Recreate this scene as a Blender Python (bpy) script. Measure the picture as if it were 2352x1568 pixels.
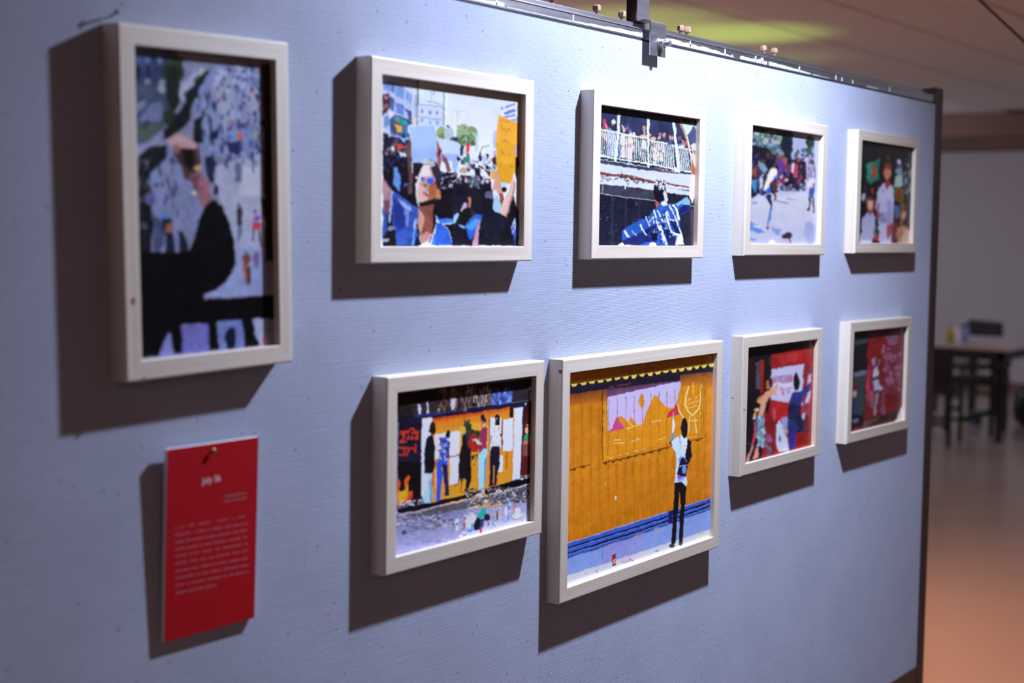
import bpy, bmesh, math, random
import numpy as np
from mathutils import Vector, Matrix

for o in list(bpy.data.objects):
    bpy.data.objects.remove(o)
SC = bpy.context.scene
COL = SC.collection
W, H = 2352, 1568
EYE = 1.62                                   # lens height above the floor; the panel face is the plane y = 0
FPX = 3423.33
CAM = Vector((0.0, -1.20712, EYE))
R_ = Vector((0.57898, -0.81524, 0.01311)); U_ = Vector((0.05418, 0.05453, 0.99704)); F_ = Vector((0.81353, 0.57660, -0.07575))

# ---------------------------------------------------------------- camera
cd = bpy.data.cameras.new('camera'); cam = bpy.data.objects.new('camera', cd); COL.objects.link(cam)
cam.matrix_world = Matrix(((R_.x, U_.x, -F_.x, CAM.x), (R_.y, U_.y, -F_.y, CAM.y), (R_.z, U_.z, -F_.z, CAM.z), (0, 0, 0, 1)))
cd.sensor_width = 36.0; cd.lens = FPX / W * 36.0; cd.clip_start = 0.02; cd.clip_end = 100
cd.dof.use_dof = True; cd.dof.focus_distance = 2.36; cd.dof.aperture_fstop = 3.6
SC.camera = cam

# ---------------------------------------------------------------- world, view and lamps
wd = bpy.data.worlds.new('world'); SC.world = wd; wd.use_nodes = True
wd.node_tree.nodes['Background'].inputs[0].default_value = (0.30, 0.24, 0.22, 1)
wd.node_tree.nodes['Background'].inputs[1].default_value = 0.02
vs = SC.view_settings
vs.view_transform = 'Standard'; vs.look = 'None'; vs.exposure = 0.0; vs.gamma = 1.0; vs.use_curve_mapping = False

KEY = Vector((2.1189, -0.4299, EYE + 0.7378))      # the cold spotlight over the panel, found from the frames' shadows
def lamp(name, kind, loc, power, color, aim=None, **kw):
    ld = bpy.data.lights.new(name, kind); ld.energy = power; ld.color = color
    for k, v in kw.items(): setattr(ld, k, v)
    o = bpy.data.objects.new(name, ld); COL.objects.link(o); o.location = loc
    d = (Vector(aim) - Vector(loc)) if aim else Vector((0, 0, -1))
    o.rotation_euler = d.to_track_quat('-Z', 'Y').to_euler()
    return o
AIM = KEY + Vector((-0.05, 0.72, -0.69)); SPOT_HALF, SPOT_BLEND, SPOT_SMOOTH = math.radians(75), 0.70, 0.4
key = lamp('panel_spotlight', 'SPOT', KEY, 190, (0.67, 0.76, 1.0), AIM, spot_size=2 * SPOT_HALF, spot_blend=SPOT_BLEND, shadow_soft_size=0.022)
key.data.use_nodes = True                                   # falloff smoothed at close range to hold down the hot spot
kn = key.data.node_tree; ke = kn.nodes['Emission']; kf = kn.nodes.new('ShaderNodeLightFalloff'); kf.inputs['Strength'].default_value = 1.0; kf.inputs['Smooth'].default_value = SPOT_SMOOTH
kn.links.new(kf.outputs['Quadratic'], ke.inputs['Strength'])
lamp('hall_lamp_warm', 'AREA', (-1.0, -2.8, 2.66), 15, (1.0, 0.56, 0.40), None, shape='RECTANGLE', size=2.2, size_y=2.2)
lamp('hall_lamp_side', 'AREA', (4.5, -3.2, 2.66), 10, (1.0, 0.58, 0.44), None, shape='RECTANGLE', size=2.0, size_y=2.0)  # unseen ceiling lamp, adds to the warm ambient
lamp('floor_wash_lamp', 'SPOT', (4.6, 1.7, 2.62), 520, (1.0, 0.48, 0.28), (5.6, 0.7, 0.0), spot_size=math.radians(95), spot_blend=1.0, shadow_soft_size=0.12)
lamp('ceiling_fill', 'POINT', (7.0, 4.6, 2.1), 85, (1.0, 0.74, 0.68), None, shadow_soft_size=0.15)  # unseen fill light, added behind the panel to brighten the ceiling
lamp('ceiling_fill_far', 'POINT', (12.3, 5.0, 2.1), 52, (0.84, 0.86, 1.0), None, shadow_soft_size=0.15)  # cool fill light, added out of view to lift the far end
lamp('hall_lamp_far', 'AREA', (11.5, -1.5, 2.66), 75, (0.74, 0.82, 1.0), None, shape='RECTANGLE', size=2.4, size_y=2.4)
for k, (gx, gy, gp) in enumerate(((7.4, 2.55, 75), (6.6, 2.75, 42), (8.5, 2.9, 12))):
    lamp('green_uplight', 'SPOT', (gx, gy + 0.2, 1.15), gp, (0.62, 1.0, 0.12), (gx, gy, 2.7), spot_size=math.radians(42), spot_blend=1.0, shadow_soft_size=0.03)

# ---------------------------------------------------------------- helpers
random.seed(7)
def tag(o, label=None, cat=None, group=None, kind=None):
    if label: o['label'] = label
    if cat: o['category'] = cat
    if group: o['group'] = group
    if kind: o['kind'] = kind
    return o
def empty(name, loc=(0, 0, 0)):
    o = bpy.data.objects.new(name, None); COL.objects.link(o); o.location = loc; o.empty_display_size = 0.02; return o
def link(name, me, mat=None, parent=None, loc=(0, 0, 0)):
    o = bpy.data.objects.new(name, me); COL.objects.link(o); o.location = loc
    if mat and not me.materials: me.materials.append(mat)
    if parent: o.parent = parent
    return o
def mesh_from(bm, name, smooth=False):
    bmesh.ops.recalc_face_normals(bm, faces=bm.faces)
    me = bpy.data.meshes.new(name); bm.to_mesh(me); bm.free()
    if smooth:
        for p in me.polygons: p.use_smooth = True
    return me
def bbox(bm, x0, x1, y0, y1, z0, z1, bev=0.0):
    r = bmesh.ops.create_cube(bm, size=1.0)
    for v in r['verts']:
        v.co = Vector(((x0 + x1) / 2 + v.co.x * (x1 - x0), (y0 + y1) / 2 + v.co.y * (y1 - y0), (z0 + z1) / 2 + v.co.z * (z1 - z0)))
    if bev:
        es = {e for v in r['verts'] for e in v.link_edges}
        bmesh.ops.bevel(bm, geom=list(es), offset=bev, segments=2, affect='EDGES', profile=0.5)
def box(name, x0, x1, y0, y1, z0, z1, mat, parent=None, bev=0.0):
    bm = bmesh.new(); bbox(bm, x0, x1, y0, y1, z0, z1, bev); return link(name, mesh_from(bm, name), mat, parent)
def cyl(bm, a, b, r0, r1=None, seg=16, cap=True):
    a, b = Vector(a), Vector(b); d = b - a; r1 = r0 if r1 is None else r1
    m = Matrix.Translation((a + b) / 2) @ d.to_track_quat('Z', 'Y').to_matrix().to_4x4()
    bmesh.ops.create_cone(bm, cap_ends=cap, segments=seg, radius1=r0, radius2=r1, depth=d.length, matrix=m)
def lathe(bm, prof, seg=20, c=(0, 0, 0)):
    rings = [[bm.verts.new((c[0] + r * math.cos(2 * math.pi * k / seg), c[1] + r * math.sin(2 * math.pi * k / seg), c[2] + z)) for k in range(seg)] for r, z in prof]
    for a, b in zip(rings, rings[1:]):
        for k in range(seg): bm.faces.new((a[k], a[(k + 1) % seg], b[(k + 1) % seg], b[k]))
    bm.faces.new(rings[0][::-1]); bm.faces.new(rings[-1])
def tube(name, pts, r, mat, parent=None, seg=10):
    cu = bpy.data.curves.new(name, 'CURVE'); cu.dimensions = '3D'; cu.bevel_depth = r; cu.bevel_resolution = 3
    sp = cu.splines.new('POLY'); sp.points.add(len(pts) - 1)
    for p, q in zip(sp.points, pts): p.co = (*q, 1)
    o = bpy.data.objects.new(name, cu); COL.objects.link(o)
    dg = bpy.context.evaluated_depsgraph_get(); me = bpy.data.meshes.new_from_object(o.evaluated_get(dg)); bpy.data.objects.remove(o)
    for p in me.polygons: p.use_smooth = True
    return link(name, me, mat, parent)
# a pixel of the 2352x1568 photograph gives a direction; the plane it lies on gives the point
def ray(px, py): return (F_ * FPX + R_ * (px - W / 2) - U_ * (py - H / 2))
def on_y(px, py, y=0.0):
    d = ray(px, py); return CAM + d * ((y - CAM.y) / d.y)
def on_z(px, py, z=0.0):
    d = ray(px, py); return CAM + d * ((z - CAM.z) / d.z)

# ---------------------------------------------------------------- materials
def new_mat(name):
    m = bpy.data.materials.new(name); m.use_nodes = True; nt = m.node_tree
    return m, nt, nt.nodes['Principled BSDF']
def N(nt, t, **kw):
    n = nt.nodes.new(t)
    for k, v in kw.items():
        if k in n.inputs: n.inputs[k].default_value = v
        else: setattr(n, k, v)
    return n
def plain(name, col, rough=0.6, metal=0.0, spec=0.4, vary=0.06, scale=12.0, bump=0.0):
    m, nt, b = new_mat(name)
    tc = N(nt, 'ShaderNodeTexCoord'); nz = N(nt, 'ShaderNodeTexNoise', Scale=scale, Detail=4.0)
    nt.links.new(tc.outputs['Object'], nz.inputs['Vector'])
    mx = N(nt, 'ShaderNodeMix', data_type='RGBA')
    mx.inputs[6].default_value = (*[max(0, c * (1 - vary)) for c in col], 1); mx.inputs[7].default_value = (*[min(1, c * (1 + vary)) for c in col], 1)
    nt.links.new(nz.outputs[0], mx.inputs[0]); nt.links.new(mx.outputs[2], b.inputs['Base Color'])
    b.inputs['Roughness'].default_value = rough; b.inputs['Metallic'].default_value = metal; b.inputs['Specular IOR Level'].default_value = spec
    if bump:
        bp = N(nt, 'ShaderNodeBump', Strength=bump, Distance=0.002); nt.links.new(nz.outputs[0], bp.inputs['Height']); nt.links.new(bp.outputs[0], b.inputs['Normal'])
    return m
def fabric_mat():
    m, nt, b = new_mat('woven_jute_fabric'); L = nt.links.new
    tc = N(nt, 'ShaderNodeTexCoord'); mp = N(nt, 'ShaderNodeMapping'); mp.inputs['Rotation'].default_value = (math.radians(90), 0, 0)
    L(tc.outputs['Object'], mp.inputs['Vector'])
    wob = N(nt, 'ShaderNodeTexNoise', Scale=70.0, Detail=2.0); L(mp.outputs[0], wob.inputs['Vector'])
    off = N(nt, 'ShaderNodeVectorMath', operation='MULTIPLY_ADD'); off.inputs[1].default_value = (0.0016, 0.0013, 0.0); L(wob.outputs['Color'], off.inputs[0]); L(mp.outputs[0], off.inputs[2])
    br = N(nt, 'ShaderNodeTexBrick', Scale=1.0); br.offset = 0.5
    for k, v in (('Mortar Size', 0.00042), ('Mortar Smooth', 1.0), ('Brick Width', 0.0042), ('Row Height', 0.0023)): br.inputs[k].default_value = v
    br.inputs['Color1'].default_value = (1, 1, 1, 1); br.inputs['Color2'].default_value = (0.82, 0.82, 0.82, 1); br.inputs['Mortar'].default_value = (0, 0, 0, 1)
    L(off.outputs[0], br.inputs['Vector'])
    fin = N(nt, 'ShaderNodeTexNoise', Scale=520.0, Detail=3.0); L(mp.outputs[0], fin.inputs['Vector'])
    big = N(nt, 'ShaderNodeTexNoise', Scale=9.0, Detail=5.0); L(mp.outputs[0], big.inputs['Vector'])
    # slubs: long thin thick threads
    ms = N(nt, 'ShaderNodeMapping'); ms.inputs['Scale'].default_value = (14, 330, 1); L(mp.outputs[0], ms.inputs['Vector'])
    sl = N(nt, 'ShaderNodeTexNoise', Scale=1.0, Detail=2.0); L(ms.outputs[0], sl.inputs['Vector'])
    h1 = N(nt, 'ShaderNodeMath', operation='MULTIPLY_ADD'); h1.inputs[1].default_value = 0.7; L(br.outputs['Color'], h1.inputs[0]); L(fin.outputs[0], h1.inputs[2])
    h2 = N(nt, 'ShaderNodeMath', operation='MULTIPLY_ADD'); h2.inputs[1].default_value = 0.9; L(sl.outputs[0], h2.inputs[0]); L(h1.outputs[0], h2.inputs[2])
    bp = N(nt, 'ShaderNodeBump', Strength=0.5, Distance=0.0007); L(h2.outputs[0], bp.inputs['Height']); L(bp.outputs[0], b.inputs['Normal'])
    # colour: thread faces, darker gaps, sparse pin holes and specks
    gap = N(nt, 'ShaderNodeMix', data_type='RGBA'); gap.inputs[6].default_value = (0.29, 0.315, 0.405, 1); gap.inputs[7].default_value = (0.475, 0.515, 0.645, 1); L(br.outputs['Color'], gap.inputs[0])
    vo = N(nt, 'ShaderNodeTexVoronoi', Scale=42.0); L(mp.outputs[0], vo.inputs['Vector'])
    rp = N(nt, 'ShaderNodeValToRGB'); rp.color_ramp.elements[0].position = 0.045; rp.color_ramp.elements[0].color = (0.45, 0.45, 0.45, 1); rp.color_ramp.elements[1].position = 0.09; L(vo.outputs['Distance'], rp.inputs[0])
    mu = N(nt, 'ShaderNodeMix', data_type='RGBA', blend_type='MULTIPLY'); mu.inputs[0].default_value = 1.0; L(gap.outputs[2], mu.inputs[6]); L(rp.outputs[0], mu.inputs[7])
    r2 = N(nt, 'ShaderNodeValToRGB'); r2.color_ramp.elements[0].position = 0.3; r2.color_ramp.elements[0].color = (0.9, 0.9, 0.9, 1); r2.color_ramp.elements[1].position = 0.7; L(big.outputs[0], r2.inputs[0])
    m2 = N(nt, 'ShaderNodeMix', data_type='RGBA', blend_type='MULTIPLY'); m2.inputs[0].default_value = 1.0; L(mu.outputs[2], m2.inputs[6]); L(r2.outputs[0], m2.inputs[7])
    L(m2.outputs[2], b.inputs['Base Color']); b.inputs['Roughness'].default_value = 0.95; b.inputs['Specular IOR Level'].default_value = 0.08
    b.inputs['Diffuse Roughness'].default_value = 0.22; b.inputs['Sheen Weight'].default_value = 0.28; b.inputs['Sheen Roughness'].default_value = 0.5; b.inputs['Sheen Tint'].default_value = (0.72, 0.78, 1.0, 1)
    return m
def wood_mat(name, light, dark, tone=0.10):
    m, nt, b = new_mat(name); L = nt.links.new
    tc = N(nt, 'ShaderNodeTexCoord'); oi = N(nt, 'ShaderNodeObjectInfo')
    ad = N(nt, 'ShaderNodeVectorMath', operation='ADD'); L(tc.outputs['Object'], ad.inputs[0])
    rv = N(nt, 'ShaderNodeVectorMath', operation='SCALE'); rv.inputs[0].default_value = (3.1, 1.7, 2.3); L(oi.outputs['Random'], rv.inputs['Scale']); L(rv.outputs[0], ad.inputs[1])
    mp = N(nt, 'ShaderNodeMapping'); mp.inputs['Scale'].default_value = (3.0, 150, 150); L(ad.outputs[0], mp.inputs['Vector'])
    nz = N(nt, 'ShaderNodeTexNoise', Scale=1.0, Detail=4.0, Distortion=0.6); L(mp.outputs[0], nz.inputs['Vector'])
    rp = N(nt, 'ShaderNodeValToRGB'); rp.color_ramp.elements[0].position = 0.30; rp.color_ramp.elements[0].color = (*dark, 1); rp.color_ramp.elements[1].position = 0.62; rp.color_ramp.elements[1].color = (*light, 1)
    L(nz.outputs[0], rp.inputs[0])
    mr = N(nt, 'ShaderNodeMapRange'); mr.inputs[3].default_value = 1 - tone; mr.inputs[4].default_value = 1.0; L(oi.outputs['Random'], mr.inputs[0])
    mu = N(nt, 'ShaderNodeVectorMath', operation='SCALE'); L(rp.outputs[0], mu.inputs[0]); L(mr.outputs[0], mu.inputs['Scale'])
    L(mu.outputs[0], b.inputs['Base Color']); b.inputs['Roughness'].default_value = 0.55; b.inputs['Specular IOR Level'].default_value = 0.7
    bp = N(nt, 'ShaderNodeBump', Strength=0.15, Distance=0.0004); L(nz.outputs[0], bp.inputs['Height']); L(bp.outputs[0], b.inputs['Normal'])
    return m
def print_mat():
    m, nt, b = new_mat('glossy_photo_paper'); L = nt.links.new
    at = N(nt, 'ShaderNodeAttribute'); at.attribute_name = 'Col'
    tc = N(nt, 'ShaderNodeTexCoord'); nz = N(nt, 'ShaderNodeTexNoise', Scale=900.0, Detail=2.0); L(tc.outputs['Object'], nz.inputs['Vector'])
    mr = N(nt, 'ShaderNodeMapRange'); mr.inputs[3].default_value = 0.95; mr.inputs[4].default_value = 1.05; L(nz.outputs[0], mr.inputs[0])
    mu = N(nt, 'ShaderNodeVectorMath', operation='SCALE'); L(at.outputs['Color'], mu.inputs[0]); L(mr.outputs[0], mu.inputs['Scale'])
    L(mu.outputs[0], b.inputs['Base Color']); b.inputs['Roughness'].default_value = 0.30; b.inputs['Specular IOR Level'].default_value = 0.15
    return m
def steel_mat():
    m, nt, b = new_mat('scuffed_galvanised_steel'); L = nt.links.new
    tc = N(nt, 'ShaderNodeTexCoord'); mp = N(nt, 'ShaderNodeMapping'); mp.inputs['Scale'].default_value = (5, 60, 60); L(tc.outputs['Object'], mp.inputs['Vector'])
    nz = N(nt, 'ShaderNodeTexNoise', Scale=2.2, Detail=6.0); L(mp.outputs[0], nz.inputs['Vector'])
    rp = N(nt, 'ShaderNodeValToRGB'); rp.color_ramp.elements[0].color = (0.17, 0.16, 0.18, 1); rp.color_ramp.elements[1].color = (0.52, 0.52, 0.56, 1); L(nz.outputs[0], rp.inputs[0])
    L(rp.outputs[0], b.inputs['Base Color']); b.inputs['Metallic'].default_value = 0.92; b.inputs['Roughness'].default_value = 0.38
    bp = N(nt, 'ShaderNodeBump', Strength=0.2, Distance=0.0006); L(nz.outputs[0], bp.inputs['Height']); L(bp.outputs[0], b.inputs['Normal'])
    return m
def floor_mat():
    m, nt, b = new_mat('polished_floor'); L = nt.links.new
    tc = N(nt, 'ShaderNodeTexCoord'); nz = N(nt, 'ShaderNodeTexNoise', Scale=1.6, Detail=5.0); L(tc.outputs['Object'], nz.inputs['Vector'])
    rp = N(nt, 'ShaderNodeValToRGB'); rp.color_ramp.elements[0].color = (0.33, 0.255, 0.225, 1); rp.color_ramp.elements[1].color = (0.41, 0.325, 0.29, 1); L(nz.outputs[0], rp.inputs[0])
    L(rp.outputs[0], b.inputs['Base Color']); b.inputs['Roughness'].default_value = 0.22; b.inputs['Specular IOR Level'].default_value = 0.5
    return m
M = dict(fabric=fabric_mat(), wood=wood_mat('pale_pine', (0.75, 0.665, 0.56), (0.67, 0.56, 0.43)), prnt=print_mat(), steel=steel_mat(), floor=floor_mat(),
    knot=plain('pine_knot', (0.20, 0.085, 0.035), 0.6, vary=0.3, scale=300),
    post=plain('brown_painted_steel', (0.060, 0.034, 0.032), 0.5, 0.3, vary=0.2, scale=30), timber=plain('dark_timber_rail', (0.11, 0.055, 0.04), 0.6, vary=0.2, scale=40),
    rust=plain('rusty_iron', (0.34, 0.20, 0.145), 0.75, 0.15, vary=0.35, scale=260, bump=0.5), zinc=plain('zinc_plated_bolt', (0.50, 0.53, 0.52), 0.35, 0.9, vary=0.1, scale=120),
    paint=plain('flaked_white_paint', (0.62, 0.63, 0.68), 0.7, vary=0.1, scale=160, bump=0.4), gap=plain('gap_shade', (0.018, 0.018, 0.03), 0.8),
    wall=plain('hall_wall_paint', (0.52, 0.50, 0.53), 0.85, vary=0.05, scale=0.8), ceil=plain('ceiling_board', (0.56, 0.50, 0.49), 0.85, vary=0.05, scale=0.7),
    dim=plain('dark_warm_wall', (0.24, 0.15, 0.115), 0.9, vary=0.08, scale=0.9),
    void=plain('ceiling_joint', (0.10, 0.08, 0.08), 0.9), beam=plain('dark_soffit', (0.19, 0.12, 0.10), 0.8, vary=0.25, scale=2.0),
    card=plain('red_card_print', (0.43, 0.006, 0.012), 0.6, spec=0.12, vary=0.04, scale=30), foam=plain('white_foam_board', (0.74, 0.74, 0.76), 0.8, vary=0.03),
    ink=plain('pale_pink_ink', (0.50, 0.17, 0.20), 0.7, vary=0.05), inkw=plain('white_ink', (0.78, 0.62, 0.70), 0.7, vary=0.05), brass=plain('brass_nail', (0.30, 0.19, 0.07), 0.4, 0.8),
    iron=plain('dark_nail', (0.03, 0.03, 0.035), 0.5, 0.5), cable=plain('black_cable', (0.02, 0.017, 0.017), 0.6),
    black=plain('black_leatherette', (0.012, 0.012, 0.014), 0.45), frameb=plain('black_chair_frame', (0.01, 0.01, 0.012), 0.4), top=plain('pale_laminate', (0.52, 0.44, 0.46), 0.35),
    yel=plain('yellow_plastic', (0.42, 0.33, 0.03), 0.4), wht=plain('white_plastic', (0.85, 0.85, 0.88), 0.45), blu=plain('pale_blue_plastic', (0.30, 0.42, 0.72), 0.45), navy=plain('blue_plastic', (0.06, 0.11, 0.24), 0.5))

# ---------------------------------------------------------------- what each framed print shows: flat shapes, in photo pixels inside a crop (@x,y,scale)
PRINTS = {}
PRINTS[1] = '''
base 6d7398
@300,100,6.533
p 39435f 20,20 700,100 640,900 520,1240 300,1450 40,1568 20,900
p 2a3358 40,160 560,200 520,420 400,620 60,640
p 3c4a80 80,170 170,180 170,320 60,330
p 4a5f8f 210,180 290,180 280,300 210,300
p 5870a8 390,200 450,200 460,300 400,300
p 141c24 60,330 140,330 130,540 60,540
p 333a6a 180,300 350,300 340,440 180,440
p 1c1f3c 235,330 285,330 285,500 235,500
e 6d7288 250,570,50,40
e 76809a 470,590,50,50,-30
e 7a84a0 470,690,60,50,30
p 5a6488 80,900 210,830 210,960 90,1050
p 59648e 130,1100 300,900 470,870 490,1000 440,1160 380,1190 160,1160
p 3e4a4e 100,1220 470,1200 430,1330 300,1440 200,1480 100,1400
l 232a3c 40 60,880 180,800
l 2a3050 34 70,1110 250,940
l 22302c 50 190,1280 270,1160
e 1c2a1e 640,420,160,190
e 141a18 640,700,110,320
e 2a3630 680,260,130,70
e 1e2c20 590,1110,110,130
p 8b90b4 740,600 850,550 930,430 1000,420 960,640 880,700 830,690 800,860 740,820
e 8fa0b4 1065,420,50,75,20
e 3c4640 1010,540,70,60
e 343c30 850,760,70,60
p 12161c 860,680 960,600 1040,480 1120,400 1176,380 1176,520 1090,640 1000,800 930,900 900,1150 700,1350 500,1450 480,1300 620,1180 730,1000 800,900
@460,120,6.533
p 6f7cae 280,160 850,210 920,600 940,1100 900,1568 -100,1568 -100,1000 0,520 120,330
p 8690b8 300,360 480,380 520,700 560,1100 380,1200 250,800 160,480
p 8a90b4 680,500 860,560 900,900 700,900
s 11 150 16,62 -100,620 920,1560 2a3468 1a2148 3c4a86 20264c 8a90b8 8a8fb4 44508c
s 12 60 22,34 230,190 900,600 3c4680 525e98 9aa4c8 2c3468 a0a8cc
s 17 16 16,30 -60,480 920,1200 8a4a60 b06a60 5a86c8 b0a8b8
p 12151f -100,1000 30,960 40,1250 60,1330 0,1500 -100,1568
p 1a2244 130,980 180,980 180,1200 280,1150 280,1290 130,1330
p 6a5a8a 560,1210 620,1210 620,1350 560,1340
e b0564a 585,1260,36,70
e 4a7ac4 480,1270,50,50
e 8a8464 830,1230,36,50
p 1c2450 370,1350 600,1340 600,1568 430,1500
@300,330,6.272
p 69729f 420,0 1129,0 1129,900 840,1480 700,1568 330,1568 300,900 260,560 400,300
p 14161e 70,220 250,40 520,0 520,200 420,300 320,380 260,600 320,700 310,900 320,1200 300,1568 90,1568
s 13 40 16,40 90,180 300,1200 3a3e58 2a2c3c 50506a 1e2a28
e 6a7aa8 350,480,80,90
e 222040 375,595,30,34
e 4a4a78 280,790,80,90
p 0f1014 160,830 310,900 310,1020 160,1000
p 3c4266 320,1000 480,1150 490,1420 420,1568 330,1568
s 14 26 15,75 380,120 700,1300 1a2040 20264a 2c3258 7a6a80 141a34
e 4a78c0 500,1055,70,40
p 181a2c 440,1080 600,1080 610,1280 640,1568 500,1568 510,1300
e 7a5048 560,1210,60,70
p 1b2028 690,1260 760,1280 840,1480 800,1568 690,1568
e c8c8a0 915,710,26,26
p 3b2a34 590,20 760,0 980,20 1010,260 960,400 930,520 760,520 740,330 650,220
p 140f12 740,40 900,30 930,200 920,300 850,420 770,300
@300,100,6.533
p a48494 540,1440 690,1340 860,1420 990,1500 1000,1568 620,1568
@300,330,6.272
p 8a5a54 590,20 680,0 700,120 640,140
e b08a50 970,345,58,34,-15
p 80566a 830,480 1010,400 1060,470 1129,560 1180,900 1040,960 980,820 950,600
p 5a3a40 850,480 1000,420 960,640 940,700
@460,350,6.272
p 8e95b8 220,200 900,0 940,1568 500,1568 480,1200 300,760 200,420
p a0a6c4 600,200 860,200 860,620 560,620
s 15 14 14,60 360,0 840,260 202a5c 2c3870 3a3f6a
p 5c6290 500,150 590,150 600,430 500,430
p 1a1e3a 60,60 180,30 240,150 190,330 200,460 120,420 70,200
e 15162c 225,540,38,80
p 2a2430 520,820 560,720 600,820 605,900 590,1060 600,1180 540,1300 530,1060 515,900
p 6c4a64 540,715 570,715 575,800 535,800
p 5a66a0 540,1060 585,1060 580,1200 545,1320 600,1568 540,1568
e 202040 790,850,24,30
p c03a8a 785,870 840,890 850,930 770,950
p 3a54b4 770,940 860,920 870,985 765,990
p a83a50 760,1000 870,1000 860,1110 750,1110
l 2c2c50 26 775,1110 750,1280
l 4a3048 34 850,1110 880,1400
e c0bcd0 885,990,40,24
p 24362a 860,640 950,680 970,1000 900,900
p 8a4a40 600,1490 660,1420 720,1490 720,1568 600,1568
@310,570,6.03
p 7c88bc 960,640 1180,540 1380,300 1400,0 1800,0 1820,640 1300,680
p 6a3834 1480,120 1540,40 1600,120 1590,240 1500,240
p 8a5244 1490,240 1560,240 1600,480 1540,510 1510,420
p 3c2030 1540,250 1590,260 1610,470 1560,500
e 6a5a8a 1680,160,46,120
@460,350,6.272
p 0a0a10 190,660 330,800 420,1000 490,1250 505,1568 -400,1568 -200,1560 -100,1250 0,900 60,780
@310,570,6.03
p 08080c 40,40 500,60 830,0 1385,0 1390,200 1330,350 1250,480 1130,570 960,640 960,700 1380,690 1940,640 1950,970 1620,970 1480,1000 1140,1020 1000,1040 620,1060 500,1160 330,1500 90,1520
p 6a6cae 480,1150 520,1480 330,1500 390,1320
p 5a5aa4 630,1080 1000,1040 1030,1420 660,1460
p 5c6aa8 1140,1020 1490,990 1520,1370 1160,1410
p 12142a 1240,1180 1300,1100 1390,1090 1400,1200 1390,1390 1270,1390 1245,1280
p 8a92be 1620,980 1820,975 1820,1340 1730,1350 1700,1220 1650,1150 1660,1080
p 0b0b10 1480,990 1620,970 1660,1080 1650,1180 1720,1300 1720,1350 1520,1370
e a06a90 1780,1290,40,60
p 08080c 1000,1000 1130,1000 1160,1410 1030,1420
p 08080c 490,1060 640,1060 660,1460 520,1480
@460,350,6.272
p 191412 905,0 1080,0 1110,1568 935,1568
@460,120,6.533
p 191412 905,160 1100,180 1120,1568 960,1568
s 16 24 30,40 930,300 1080,1500 2a2420 151010 302a28
'''
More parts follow.
